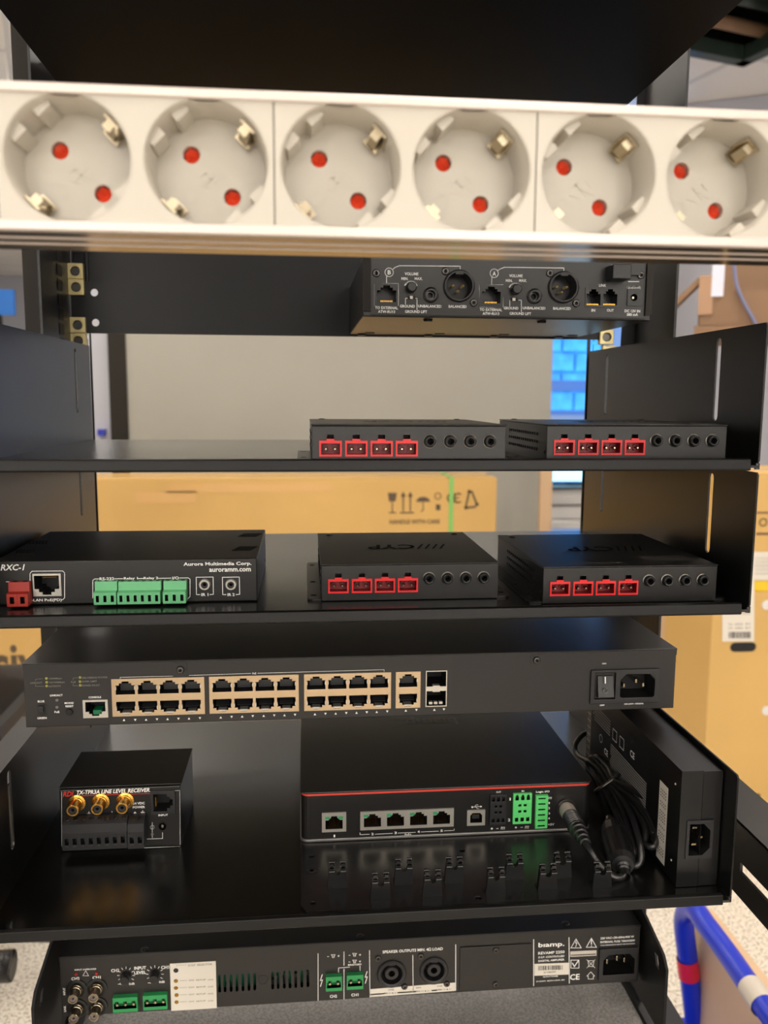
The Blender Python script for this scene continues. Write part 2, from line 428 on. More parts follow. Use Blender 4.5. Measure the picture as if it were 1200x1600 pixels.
# ---------------------------------------------------------------- things behind the rack
def carton(name, label, P0, size, m, rot=0, group=None):
    """closed carton: P0 = front left bottom corner; flaps meet in a taped seam"""
    w_, d, h = size; t = thing(name, P0, label, 'cardboard box', group); P0 = Vector(P0)
    b = MB().box(P0.x, P0.x+w_, P0.y, P0.y+d, P0.z, P0.z+h-.004).obj('body', m, t, bevel=.003)
    for s in (0, 1):
        MB().box(P0.x+.001, P0.x+w_-.001, P0.y+s*d/2+.001, P0.y+(s+1)*d/2-.001, P0.z+h-.004, P0.z+h).obj('flap', m, t)
    MB().box(P0.x+.0, P0.x+w_, P0.y+d/2-.025, P0.y+d/2+.025, P0.z+h, P0.z+h+.0006).obj('tape', tape, t)
    if rot: t.rotation_euler.z = rot
    return t
# large display box
BY = 3.1; bt = at(400, 748, BY).z
big = carton('display_box', 'long yellow-brown display carton with care symbols and green strap behind the shelves', (-1.45, BY, FZ), (at(776, 780, BY).x+1.45, .24, bt-FZ), card)
pr = Print(BY, .002)
k = pxs(BY)
pr.t('civ', 24, 1037, 74, 61, 0)
x, z = pr.uv(612, 770)
# glass
pr.tri([(606,770),(620,770),(618,783),(608,783)]); pr.line([(613,783),(613,800)], 1.5); pr.line([(608,801),(618,801)], 1.5)
# up arrows
for u in (630, 641):
    pr.line([(u,798),(u,774)], 2); pr.tri([(u-4,776),(u+4,776),(u,768)])
pr.line([(626,801),(646,801)], 2)
# umbrella
a, b = pr.uv(661, 784); pr.poly([(a+11*k*math.cos(t), b+8*k*math.sin(t)) for t in [math.pi*i/8 for i in range(9)]])
pr.line([(661,784),(661,797),(658,799)], 1.5)
pr.rect(681, 788, 688, 797); pr.ring(684, 775, 5, 1.2)
pr.ring(706, 778, 7, 2, 60, 300); pr.ring(716, 778, 7, 2, 60, 300); pr.line([(710,778),(716,778)], 2)
# recycling triangle of three arrows
for (u0, v0), (u1, v1) in (((728,790),(733,768)), ((737,768),(745,788)), ((742,792),(728,793))):
    pr.line([(u0,v0),(u1,v1)], 3); pr.disc(u1, v1, 3)
pr.t('HANDLE WITH CARE', 648, 815, 80, 7)
pr.done(big, [mat('carton_ink', c(95,80,62), .7)])
a = at(705, 780, BY).x
MB().box(a-.008, a+.008, BY-.003, BY+.243, FZ, bt+.003).obj('strap', strap_g, big)
x0, z0 = at(210, 765, BY).x, at(210, 785, BY).z
MB().box(x0, x0+.22, BY-.0015, BY, z0-.005, z0+.04).obj('tape_patch', tape, big)
# clear tape strip along the top edge glints
MB().box(.0-.5, .1, BY-.0015, BY, bt-.05, bt-.015).obj('tape_patch', tape, big)

# room divider / grey board
DY = 3.75
dx0, dx1 = at(171, 600, DY).x, at(862, 600, DY).x
div = thing('room_divider', (0, DY, FZ), 'large grey room divider board with dark left edge post', 'divider')
MB().box(dx0+.07, dx1, DY, DY+.04, FZ+.12, 1.0).obj('board', panel_g, div)
MB().box(dx0, dx0+.075, DY-.01, DY+.05, FZ, 1.02).obj('post', rack_m, div)
q = at(843, 740, 3.45).x, at(862, 740, 3.45).x; bc = tag(MB().box(q[0], q[1], 3.43, 3.46, FZ, at(850, 700, 3.45).z).obj('wooden_lath', card3, bevel=.003), 'pale wooden lath standing right of the large display carton', 'lath')
for x in (dx0+.04, dx1-.05): MB().box(x-.04, x+.04, DY-.2, DY+.3, FZ, FZ+.03).obj('foot', rack_m, div)
# white leaning board left of it with a blue foot
wb = thing('white_board', (-.99, 3.9, FZ), 'narrow white board seen left of the grey divider', 'board')
MB().box(-1.12, -.80, 3.9, 3.93, FZ, .9).obj('panel', mat('board_white', c(196,198,208), .5), wb)
MB().box(-.835, -.79, 3.885, 3.93, FZ, .9).obj('edge', paint_w, wb)
q = U(152, 671, 163, 681, 3.86); MB().box(q[0], q[1], 3.86, 3.9, q[2], q[3]).obj('blue_holder', blue_p, wb)

# desk with monitor and printer seen through the gap on the right
GY = 4.2
dk_t = thing('desk', (1.5, GY, FZ), 'desk below the window carrying screen and printer', 'desk')
dz = at(885, 812, GY).z
MB().box(1.05, 1.95, GY-.1, GY+.5, dz-.03, dz).obj('top', paint_w, dk_t)
for x in (1.1, 1.9):
    for y in (GY-.05, GY+.45): MB().box(x-.02, x+.02, y-.02, y+.02, FZ, dz-.03).obj('leg', rack_m, dk_t)
q = U(856, 762, 960, 799, GY)
pt = thing('printer', (q[0]+.17, GY, dz), 'off-white printer on the desk below the window', 'printer')
MB().box(q[0], q[0]+.4, GY, GY+.35, dz, q[3]-.005).obj('body', paint_w, pt, bevel=.01)
MB().box(q[0]+.02, q[0]+.38, GY-.01, GY, q[2]+.03, q[2]+.036).obj('paper_slot', dark, pt)
MB().box(q[0]+.01, q[0]+.39, GY-.03, GY+.3, q[3]-.005, q[3]+.006).obj('scanner_lid', plast2, pt, bevel=.004)
q2 = U(855, 715, 960, 752, GY+.1)
mo = thing('monitor', (q2[0]+.2, GY+.1, q[3]+.02), 'bright blue-white screen standing behind the top shelf', 'monitor')
MB().sheet(quad(q2[0]-.01, q2[0]+.5, q2[2]-.010, q2[3]+.12), [quad(q2[0]+.005, q2[0]+.47, q2[2], q2[3]+.1)], 'y', GY+.1, .02).obj('bezel', blue_g, mo)
MB().box(q2[0]+.005, q2[0]+.47, GY+.108, GY+.118, q2[2], q2[3]+.1).obj('screen', screen_m, mo)
MB().box(q2[0]+.12, q2[0]+.3, GY+.06, GY+.2, q[3]+.0065, q[3]+.012).obj('stand', plast2, mo)

# cartons on the right
RY = 1.965
xr = at(1105, 1100, RY).x; zt = at(1180, 925, RY).z
bA = carton('tall_carton', 'tall orange-brown carton on the floor right of the rack with shipping label', (xr, RY, FZ), (.62, .27, zt-FZ), card)
pr = Print(RY, .0015); pr.rect(1128, 905, 1178, 1002, 1)
for v in (975, 981): pr.t('I S :  E 8 5   R 7', 1155, v, 38, 3)
random.seed(3); u = 1138
while u < 1172:
    ww = random.choice((.8, 1.2, 2)); pr.rect(u, 987, u+ww, 997, 0, .0003); u += ww+random.choice((.8, 1.4))
pr.rect(1134, 920, 1172, 960, 2, .0003)
pr.done(bA, [ink_k, lab_w, lab_g], 'shipping_label')
def handle(t, u, v, w_, h_, Y):
    p = at(u, v, Y); kk = pxs(Y); MB().prism([(p.x+a, p.z+b) for a, b in [(y, x) for x, y in slot(0, 0, h_*kk, w_*kk)]], 'y', Y-.001, Y+.02).obj('hand_hole', dark, t)
handle(bA, 1161, 1011, 46, 16, RY); handle(bA, 1162, 1244, 60, 7, RY)
for v in (945, 1110): p = at(1197, v, RY); MB().frustum((p.x, RY-.003, p.z), (p.x, RY, p.z), .012, .012).obj('plastic_rivet', paint_w, bA)
bB = carton('printed_carton', 'carton with printed recycling mark stacked on the tall carton', (at(1172, 830, RY).x, RY+.01, zt+.0012), (.5, .26, at(1180, 742, RY).z-zt), card)
pr = Print(RY+.01, .0015); pr.rect(1172, 862, 1215, 906, 1); pr.rect(1172, 908, 1215, 923, 2)
for i in range(5): pr.line([(1180, 872+i*6), (1208, 872+i*6)], 1, 3)
pr.ring(1192, 816, 6, 2, 0, 100); pr.ring(1192, 816, 6, 2, 120, 220); pr.ring(1192, 816, 6, 2, 240, 340)
pr.line([(1183,801),(1210,801)], 3); pr.line([(1183,834),(1210,834)], 4)
pr.done(bB, [mat('carton_print', c(120,90,60), .7), lab_w, mat('label_yellow', c(235,200,40), .5), lab_g], 'shipping_label')
# pale carton standing left of / behind the tall one
pc = carton('pale_carton', 'pale beige carton standing left of the tall carton', (at(1036, 1100, 2.35).x, 2.26, FZ), (.33, .35, at(1060, 952, 2.3).z-FZ), card3)
sm = carton('small_carton', 'low brown carton behind the pale carton', (at(1006, 960, 3.5).x, 3.4, FZ), (.4, .3, at(1020, 962, 3.5).z-FZ), card2)

# shelf with open cartons, upper right
SY = 2.7
zs = at(1150, 512, SY).z
sx0 = at(1078, 512, SY).x
sh = thing('carton_shelf', (sx0, SY-.03, FZ), 'plain storage shelving behind the rack carrying open cartons', 'shelving')
MB().box(sx0, sx0+1.1, SY-.03, SY+.56, zs-.03, zs).obj('board', card2, sh)
for x in (sx0+.01, sx0+1.05):
    for y in (SY, SY+.5): MB().box(x, x+.03, y, y+.03, FZ, zs-.03).obj('upright', rack_m, sh)
sh.rotation_euler.z = -math.radians(25.5)
x0 = at(1092, 470, SY).x; z1 = at(1150, 457, SY).z
TH = -math.radians(25.5); cw = Vector((math.cos(TH), math.sin(TH), 0)); nw = Vector((-math.sin(TH), math.cos(TH), 0)); PV = Vector((x0, SY, zs))
def onw(u, v, off=0):            # point of a pixel ray on the turned carton front, off metres in front of it
    d = ray(u, v); return d*((nw.dot(PV)-off)/nw.dot(d))
oc1 = thing('open_carton', PV, 'brown carton with an open flap hanging to the left', 'cardboard box')
bx = MB(); bx.box(x0, x0+.8, SY, SY+.5, zs, zs+.006)
bx.box(x0, x0+.8, SY, SY+.006, zs, z1); bx.box(x0, x0+.8, SY+.494, SY+.5, zs, z1); bx.box(x0, x0+.006, SY, SY+.5, zs, z1); bx.box(x0+.794, x0+.8, SY, SY+.5, zs, z1)
bx.obj('body', card2, oc1)
fz1 = at(1100, 431, SY).z; fz0 = at(1100, 492, SY).z
MB().box(x0-.002, x0+.042, SY-.006, SY-.001, fz0, fz1).obj('flap', mat('flap_pale', c(178,142,112), .6), oc1)
p0 = Vector((x0, SY, at(1092, 436, SY).z)); L_f = abs(at(1055, 472, SY).x-x0)/math.cos(TH)*.86; dv = Vector((-L_f, 0, at(1055, 474, SY).z-p0.z))
m_ = MB(); m_.obox(p0+dv/2+Vector((0,.05,0)), dv, (0,1,0), dv.cross(Vector((0,1,0))), dv.length/2, .05, .008); m_.obj('flap', card2, oc1)
oc1.rotation_euler.z = TH
uc = carton('upper_carton', 'wide brown carton stacked on the back of the open carton', PV+cw*.05+nw*.20+Vector((0,0,z1-zs)), (.75, .29, .30), card2)
uc.rotation_euler.z = TH
a_ = onw(1114, 405, .006); b_ = onw(1130, 463, .006)
ht = thing('paper_label', PV, 'white paper label on the side of the open carton', 'label')
m_ = MB(); m_.obox((a_+b_)/2, cw, nw, (0,0,1), (b_-a_).length*0+abs((b_-a_).dot(cw))/2, .001, abs(b_.z-a_.z)/2); m_.obj('paper', mat('paper_cool', c(225,228,245), .5), ht, bevel=.0005)
hc = MB().tube([onw(u, v, .012) for u, v in ((1146,400),(1147,415),(1151,445),(1161,470),(1175,495),(1184,511),(1196,512))], .006, 8).obj('hanging_cable', mat('cable_blue_grey', c(120,125,160), .5))
tag(hc, 'thin blue-grey cable hanging in front of brown cartons', 'cable')

# trolley with blue tube handle and carton, lower right
tr = thing('flat_trolley', (.64, 1.2, FZ), 'trolley with blue tubular handle and red tape band', 'trolley')
T = .0155
P = [at(1100, 1700, 1.16), at(1087, 1600, 1.16), at(1075, 1500, 1.16), at(1069, 1450, 1.16), at(1072, 1426, 1.15), at(1086, 1422, 1.12), at(1104, 1446, 1.08), at(1140, 1495, 1.02), at(1180, 1553, .95), at(1215, 1600, .90), at(1260, 1670, .86)]
P[0].z = FZ+.06
MB().tube(P, T, 16).obj('handle', blue_p, tr)
a, b = at(1073.5, 1497, 1.16), at(1077, 1526, 1.16); MB().frustum(a, b, T+.001, T+.001, 18, False).obj('tape_band', red_t, tr)
a, b = at(1172, 1541, .964), at(1193, 1572, .929); MB().frustum(a, b, T+.0012, T+.0012, 18, False).obj('worn_sleeve', lab_g, tr)
MB().box(.36, .80, .45, 1.20, FZ+.06, FZ+.10).obj('platform', blue_p, tr)
for x in (.42, .74):
    for y in (.52, 1.12): MB().frustum((x-.015, y, FZ+.031), (x+.015, y, FZ+.031), .03, .03).obj('wheel', plast, tr)
tc_ = carton('trolley_carton', 'flat brown carton standing upright on the trolley with blue handle', (.612, .55, FZ+.1002), (.030, .635, .20), card3)

# office chair at the far left edge
oc_ = thing('office_chair', (-.62, 1.5, FZ), 'black office chair partly behind the rack at far left', 'chair')
MB().box(-.86, -.50, 1.35, 1.75, -.62, -.54).obj('seat', blk, oc_, bevel=.035, seg=4)
MB().box(-.86, -.52, 1.78, 1.84, -.48, .05).obj('backrest', blk, oc_, bevel=.03, seg=4)
MB().tube([(-.80, 1.78, -.56), (-.80, 1.86, -.52), (-.80, 1.84, -.3)], .015).obj('back_bracket', plast, oc_)
MB().frustum((-.69, 1.55, -.62), (-.69, 1.55, FZ+.1), .03, .025).obj('column', plast, oc_)
for i in range(5):
    a = 2*math.pi*i/5; e = Vector((-.69+.28*math.cos(a), 1.55+.28*math.sin(a), FZ+.07))
    MB().frustum((-.69, 1.55, FZ+.1), e, .025, .016).obj('base_leg', plast, oc_)
    MB().frustum(e+Vector((-.01,0,-.042)), e+Vector((.01,0,-.042)), .027, .027).obj('castor', plast, oc_)
q = at(0, 1510, 1.1); MB().tube([q+Vector((-.2,.0,0)), q+Vector((0,0,0)), q+Vector((.008,0,-.0))], .021, 12, sub=2).obj('knob_lever', plast, oc_)
# screen far left
fm = thing('far_monitor', (-2.2, 6.2, FZ), 'blue screen on far desk at left edge of room', 'monitor')
q = U(-30, 452, 22, 492, 6.2); MB().box(q[0], q[1], 6.2, 6.23, q[2], q[3]).obj('screen', blue_g, fm)
MB().box(q[0]+.08, q[0]+.12, 6.2, 6.25, FZ, q[2]).obj('post', rack_m, fm)

# ================================================================== RACK
rk = thing('equipment_rack', (.04, .775, FZ), 'open black nineteen-inch rack frame holding all the devices', 'rack')
RYY = .775
XL, XR = -.186, .264
# outer uprights
MB().box(-.238, -.219, .765, .80, FZ+.002, .60).obj('upright', rack_m, rk)
MB().box(-.2175, -.204, .770, .80, FZ+.002, .60).obj('upright', rack_m, rk)
MB().box(.3135, .328, .765, .80, FZ+.002, .60).obj('upright', rack_m, rk)
MB().box(.3105, .3125, .763, .80, FZ+.002, .60).obj('upright', alu, rk)
# mounting rails with square holes
def rail(xa, xb, xc):
    hs = []
    z = .49-0.044*30
    pitch = .0159
    n = 0
    while z < .56:
        if z > -.62: hs.append(rect(xc, z, .0095, .0095))
        z += (.01588, .01588, .0127)[n % 3]; n += 1
    MB().sheet(quad(xa, xb, FZ+.002, .60), hs, 'y', RYY, .002).obj('mounting_rail', rackd_m, rk)
rail(-.2035, XL, -.1935); rail(XR, .3105, .2745)
MB().box(-.2035, -.2015, .69, .775, FZ+.002, .60).obj('rail_side', rackd_m, rk)
MB().box(.3085, .3105, .69, .775, FZ+.002, .60).obj('rail_side', rackd_m, rk)
for i in range(16):
    z = -.02+i*.012; MB().box(-.2012, -.2010, .735, .748, z, z+.009).obj('side_slot', rack_m, rk)
def nut(u, v):
    p = at(u, v, RYY-.004); b = MB()
    b.sheet(rect(p.x, p.z, .0135, .0135), [circ(p.x, p.z, .004, 14)], 'y', RYY-.0065, .006)
    b.pocket(circ(p.x, p.z, .004, 14), RYY-.006, RYY+.01)
    b.obj('cage_nut', brass, rk, bevel=.0006)
    MB().frustum((p.x, RYY-.0045, p.z), (p.x, RYY+.004, p.z), .0034, .0034, 12).obj('cage_screw', steel, rk)
for u, v in ((118, 424), (119.5, 449), (122, 508), (123, 533), (947, 527), (951, 552)): nut(u, v)
# lower side beam with slots, right and left
for sx, xx in ((1, .300), (-1, -.224)):
    hs = [[(y, z) for y, z in ((a, -.3245), (a+.12, -.3245), (a+.12, -.3175), (a, -.3175))] for a in (.10, .40)]
    b = MB().sheet([(.0, -.343), (.764, -.343), (.764, -.290), (.0, -.290)], hs, 'x', xx, .002*sx)
    b.box(min(xx, xx+.034*sx), max(xx, xx+.034*sx), 0, .764, -.2915, -.2895)
    b.obj('side_beam', blk, rk)
# support brackets beside the amplifier
for sx, xx, up in ((1, .2625, ((.614,-.4165),(.553,-.4065))), (-1, -.1865, ((.624,-.4165),(.560,-.417)))):
    pl = [(.76, -.39), (.76, -.47), (.56, -.47)] + [(.545, -.47), (.545, -.415)] + [(.552, -.4075), (.62, -.39)]
    MB().sheet(pl, [[(y, z) for y, z in ((.556,-.4235),(.562,-.4235),(.566,-.4145),(.560,-.4145))]], 'x', xx, .002*sx).obj('support_bracket', blk_s, rk)
# base frame and plate
zb = -.56
MB().box(-.215, .303, .50, .775, zb-.003, zb).obj('base_plate', tray_m, rk)
for x0_, x1_ in ((.304, .315), (.318, .338), (-.232, -.217)): MB().box(x0_, x1_, .35, .775, zb-.04, zb+.004).obj('base_beam', rackd_m, rk)
for x in (-.225, .328): MB().box(x-.012, x+.012, .35, .374, FZ+.002, zb-.04).obj('base_leg', rackd_m, rk)

# ------------------------------------------------ shelves
def shelf(label, zf, wallh=.080, front=.456, back=.752, x0=-.182, x1=.258, lip=True, name='rack_shelf'):
    t = thing(name, ((x0+x1)/2, (front+back)/2, zf), label, 'shelf', 'rack shelves')
    fl = MB().box(x0, x1, front+.0, back, zf-.0015, zf).obj('floor_panel', shelf_m, t)
    # folded front lip: rises 4 mm above the floor and turns down
    pf = [(front+.0022, zf+.004), (front, zf+.0033), (front-.0006, zf-.0022), (front, zf-.003), (front+.003, zf-.003), (front+.003, zf+.0036)]
    b = MB().prism(pf, 'x', x0+.001, x1-.0045)
    b.obj('front_lip', lip_m, t, bevel=.0004)
    for s, xx in ((-1, x0), (1, x1)):
        hs = []
        for yc in (.5105, .7055):
            hs.append([(yc+(a), z) for a, z in [(p[0], p[1]) for p in slot(0, zf+.0495, .0062, .0515)]])
        out = [(front+.0035, zf-.0005), (front+.0005, zf+.0025), (front+.0005, zf+wallh-.0015), (front+.002, zf+wallh), (back, zf+wallh), (back, zf-.0005)]
        b = MB().sheet(out, hs, 'x', xx, .0011*s)
        b.obj('side_wall', wall_m, t)
        MB().frustum((xx+.0008*s, front+.003, zf+.001), (xx+.0008*s, front+.003+.0, zf-.0025), .0016, .0016, 8).obj('corner_bend', shelf_m, t)
        if s > 0: MB().box(x0+.003, x1-.003, back-.0015, back, zf-.028, zf-.0015).obj('rear_stiffener', wall_m, t)  # hidden strip added to block the bright reflection in the switch top
        xo = xx+.0010*s
        MB().box(min(xo, xo+.022*s), max(xo, xo+.022*s), back, back+.0018, zf, zf+wallh).obj('mounting_flange', wall_m, t)
    return t
Z1, Z2, Z3 = -.0363, -.1205, -.3030
shelf('upper black rack shelf carrying two relay boxes', Z1)
shelf('middle black rack shelf carrying relay controller and two relay boxes', Z2)
shelf('lowest deep black rack shelf carrying line receiver and audio processor', Z3, back=.772)
# top device seen from below
td = thing('top_rack_unit', (.038, .53, .2305), 'large black rack unit seen from below above the socket strip', 'rack device')
MB().box(-.180, .256, .30, .765, .2305, .2745).obj('case', mat('unit_black', c(6,6,8), .55, bump=.1, bscale=1500, spec=.06), td, bevel=.0008)
for x, y in ((-.12, .36), (.2, .36), (-.12, .72), (.2, .72)): MB().frustum((x, y, .2305), (x, y, .2265), .009, .0075).obj('foot', plast, td)
MB().box(-.204, .282, .765, .768, .2305, .2745).obj('front_panel', rackd_m, td)

# blank panel above the receiver's ear
bp = thing('blank_panel', (.04, .779, .098), 'black blank rack panel above the wireless receiver', 'panel')
MB().box(-.2, .28, .7775, .780, .0980, .1400).obj('plate', blk_s, bp)
for x in (-.193, .273): screw(bp, (x, .7775, .105)), screw(bp, (x, .7775, .134))

# ================================================================== SOCKET STRIP
SYY = .284
szt, szb = .0968, .0522; zc = .0747
ps = thing('power_strip', (.034, .30, szb), 'white socket strip with red-shuttered round sockets across the rack', 'power strip')
sxs = [12.7+43.05*(i-4) for i in range(10)]
sxs = [x/1000 for x in sxs]
XA, XB = -.203, .280
# housing: profile extruded along X, bottom grooves
prof = [(SYY, szt), (SYY, szt-.0032), (SYY+.0012, szt-.0036), (SYY+.0012, szb+.0036), (SYY, szb+.0032), (SYY, szb+.0004), (SYY+.0004, szb)]
hb = MB(); 
hb.box(XA, XB, SYY, SYY+.004, szt-.0032, szt); hb.box(XA, XB, SYY, SYY+.004, szb, szb+.0034)
hb.obj('front_rail', alu_w, ps, bevel=.0006)
bt_ = MB()
g = [(SYY+.004, szb+.0002)]
for y in (.300, .311): g += [(y, szb+.0002), (y+.0002, szb+.0010), (y+.0009, szb+.0010), (y+.0011, szb+.0002)]
g += [(.3225, szb+.0002), (.3235, szb+.0012), (.3235, szt-.0012), (.3225, szt-.0002), (SYY+.004, szt-.0002), (SYY+.004, szt-.002), (.3215, szt-.002), (.3215, szb+.002), (SYY+.004, szb+.002)]
bt_.prism(g, 'x', XA, XB); bt_.obj('housing', alu, ps)
R0 = .0196
FY = SYY+.0010
segs = [sxs[0]-.0215]+[ (sxs[i]+sxs[i+1])/2 for i in (1, 3, 5, 7)]+[sxs[9]+.0215]
for k_ in range(5):
    a, b = segs[k_]+.00025, segs[k_+1]-.00025
    hs = [circ(sxs[2*k_+j], zc, R0, 48) for j in (0, 1)]
    MB().sheet(quad(a, b, szb+.0034, szt-.0032), hs, 'y', FY, .0015).obj('face_plate', white_p, ps)
MB().box(XA, segs[0], FY, FY+.02, szb+.0034, szt-.0032).obj('end_block', white_p, ps)
MB().box(segs[-1], XB, FY, FY+.02, szb+.0034, szt-.0032).obj('end_block', white_p, ps)
for xx in segs[1:-1]: MB().box(xx-.00025, xx+.00025, FY+.0008, FY+.0012, szb+.0034, szt-.0032).obj('seam', ink_d, ps)
DEP = .0175
qa = Vector((1, 0, -1)).normalized(); qb = Vector((1, 0, 1)).normalized(); yy = Vector((0, 1, 0))
X0 = sxs[4]; O = Vector((X0, FY, zc))
b = MB()
# rounded rim, wall, floor with two pin holes
b.lathe(O, [(R0+.0004, -.0001), (R0, .0002), (R0-.0003, .001), (R0-.0012, DEP)], (0,1,0), 48)
for f in b.b.faces: f.smooth = True
pins = [O+qa*s*.0095 for s in (-1, 1)]
b.sheet(circ(X0, zc, R0-.0012, 48), [circ(p.x, p.z, .0029, 18) for p in pins], 'y', FY+DEP)
for p in pins: b.pocket(circ(p.x, p.z, .0029, 18), FY+DEP, FY+DEP+.004, False)
# guide ribs either side of the pin axis, flat shoulders
for s in (-1, 1):
    for t in (-1, 1):
        cc_ = O+qa*s*(R0-.0018)+qb*t*.0055+yy*(DEP/2+.002)
        b.obox(cc_, qa, qb, yy, .0019, .0027, DEP/2-.002)
# earth clip recesses: shallow frames; raised marks on the floor
b.lathe(O+yy*DEP-qb*.0098+qa*(-.0005), [(.0026, -.00025), (.0023, -.00025)], (0,1,0), 20)
for a0, b0, l, ang in ((.0005, -.001, .003, 0), (.0005, -.001, .003, 90), (.003, .0005, .0018, 20), (-.0022, -.0015, .0018, 70), (.0005, .0025, .0018, 0), (.0005, -.0042, .0018, 30)):
    d1 = (qa*math.cos(math.radians(ang))+qb*math.sin(math.radians(ang))); d2 = d1.cross(yy)
    b.obox(O+yy*DEP+qa*a0+qb*b0, d1, d2, yy, l, .00025, .0002)
well = b.obj('socket', white_p, ps, org=O)
b = MB()
for p in pins: 
    q = p+yy*(DEP+.0022); b.lathe(q, [(.0029, .001), (.0028, 0), (.0001, .0018)], (0,1,0), 6)
shut = b.obj('shutter', red_s, well, org=O)
clips = []
for s in (-1, 1):
    b = MB()
    w0 = O+qb*s*(R0-.0012)
    b.obox(w0+yy*.0105-qb*s*.0002, qa, qb, yy, .0030, .0004, .0055)          # spring plate on the wall
    b.obox(w0+yy*.0100-qb*s*.0022, qa, qb+yy*.3*s, yy-qb*.3*s, .0016, .0003, .0042)   # tongue standing proud
    b.obox(w0+yy*.0062-qb*s*.0016, qa, qb, yy, .0016, .0017, .0003)
    b.obox(w0+yy*.0150-qb*s*.0020, qa, qb, yy, .0030, .0022, .0003)
    clips.append(b.obj('earth_clip', nickel, well, org=O))
for i, x in enumerate(sxs):
    if i == 4: continue
    o2 = Vector((x, FY, zc)); n = inst(well, ps, o2); inst(shut, n, o2); inst(clips[0], n, o2); inst(clips[1], n, o2)
for y_ in (.2975, .3085): MB().box(XA, XB, y_, y_+.0004, szb-.0001, szb+.0003).obj('groove_bright_line', alu_w, ps)  # pale ridges put in as the bright lines along the grooves
for xx in (XA-.001, XB-.001): MB().box(xx, xx+.002, SYY+.001, .3235, szb, szt).obj('end_cap', plast2, ps)

# ================================================================== WIRELESS RECEIVER
Y = .604
x0, x1, z0 = at(567, 450, Y).x, at(1018, 450, Y).x, at(790, 498, Y).z; z1 = z0+.0415
wr = thing('wireless_receiver', ((x0+x1)/2, Y+.08, z0), 'black wireless microphone receiver chassis with two sets of audio sockets', 'receiver')
fx0, fx1 = x0+.004, x1-.003
def eth_hole(u0, v0, u1, v1, Y, up=True):
    q = U(u0, v0, u1, v1, Y); return rj((q[0]+q[1])/2, (q[2]+q[3])/2, q[1]-q[0], q[3]-q[2], up)
H = []
rjs = [eth_hole(589, 446, 619, 472, Y), eth_hole(753, 448, 782, 474, Y), eth_hole(916, 452, 938, 477, Y), eth_hole(942, 452, 964, 477, Y)]
ts = [at(673, 461, Y), at(835, 463, Y)]; xl = [at(717, 447, Y), at(880, 449, Y)]; dc = at(990, 465, Y)
H = rjs+[circ(p.x, p.z, .0031, 16) for p in ts]+[circ(p.x, p.z, .0092, 24) for p in xl]+[circ(dc.x, dc.z, .0026, 12)]
MB().shell(x0, x1, Y, Y+.166, z0, z1, H).obj('case', blk, wr, bevel=.0006)
fl = MB()
fl.prism([(x0-.0002, z0+.004), (x0+.0055, z0+.0035), (x0+.0055, z1-.001), (x0-.0002, z1-.0005)], 'y', Y-.002, Y)
fl.obj('edge_flange', rack_m, wr); fl = MB()
fl.prism([(x1-.0045, z0+.0035), (x1+.0002, z0+.004), (x1+.0002, z1-.0005), (x1-.0045, z1-.001)], 'y', Y-.002, Y)
fl.obj('edge_flange', rack_m, wr)
MB().box(x0+.005, x1-.0042, Y-.0005, Y, z0+.0005, z0+.0018).obj('lower_seam', dark, wr)
for h in rjs:
    b = MB(); b.pocket(h, Y, Y+.012)
    cx = sum(p[0] for p in h)/len(h); lo = min(p[1] for p in h)
    b.mi = 1
    for i in range(8): b.box(cx-.0042+i*.00112, cx-.0037+i*.00112, Y+.001, Y+.004, lo+.0002, lo+.0012)
    b.obj('ethernet_port' if h in rjs[:2] else 'link_port', [plast, gold], wr)
for i, h in enumerate(rjs[:2]):
    q = U(585 if i == 0 else 749, 443, 622 if i == 0 else 786, 478, Y) if i == 0 else U(749, 445, 786, 480, Y)
    MB().sheet(quad(*q), [h], 'y', Y-.0006, .0006).obj('port_frame', plast, wr)
q = U(914, 450, 967, 480, Y); MB().sheet(quad(*q), rjs[2:], 'y', Y-.0006, .0006).obj('port_frame', plast, wr)
for p in ts:
    b = MB(); b.lathe((p.x, Y, p.z), [(.0055, 0), (.0055, .0012), (.0042, .0018), (.0032, .0018), (.003, -.008), (.0001, -.008)], n=24)
    b.obj('jack_socket', plast, wr)
    MB().lathe((p.x, Y, p.z), [(.0029, -.003), (.0022, -.003), (.0022, -.0078)], n=16).obj('jack_contact', steel, wr)
for p in xl:
    b = MB(); b.lathe((p.x, Y, p.z), [(.0113, 0), (.0113, .0014), (.0104, .0022), (.0094, .0022), (.009, .001), (.0088, -.013), (.0001, -.013)], n=32)
    b.box(p.x-.0028, p.x+.0028, Y-.0024, Y+.012, p.z+.0078, p.z+.0094)
    b.obj('xlr_socket', plast2, wr)
    b = MB()
    for a, d in ((-.0036, .0006), (.0036, .0006), (0, -.0032)): b.lathe((p.x+a, Y+.012, p.z+d), [(.0009, 0), (.0009, .009), (.0003, .0098)], n=10)
    b.obj('xlr_pins', pin_m, wr)
b = MB(); b.sheet(rect(dc.x, dc.z, .0098, .0118), [circ(dc.x, dc.z, .0026, 12)], 'y', Y-.001, .001); b.pocket(circ(dc.x, dc.z, .0026, 12), Y, Y+.009); b.obj('dc_socket', plast, wr)
MB().frustum((dc.x, Y+.009, dc.z), (dc.x, Y+.001, dc.z), .0008, .0008, 10).obj('dc_pin', nickel, wr)
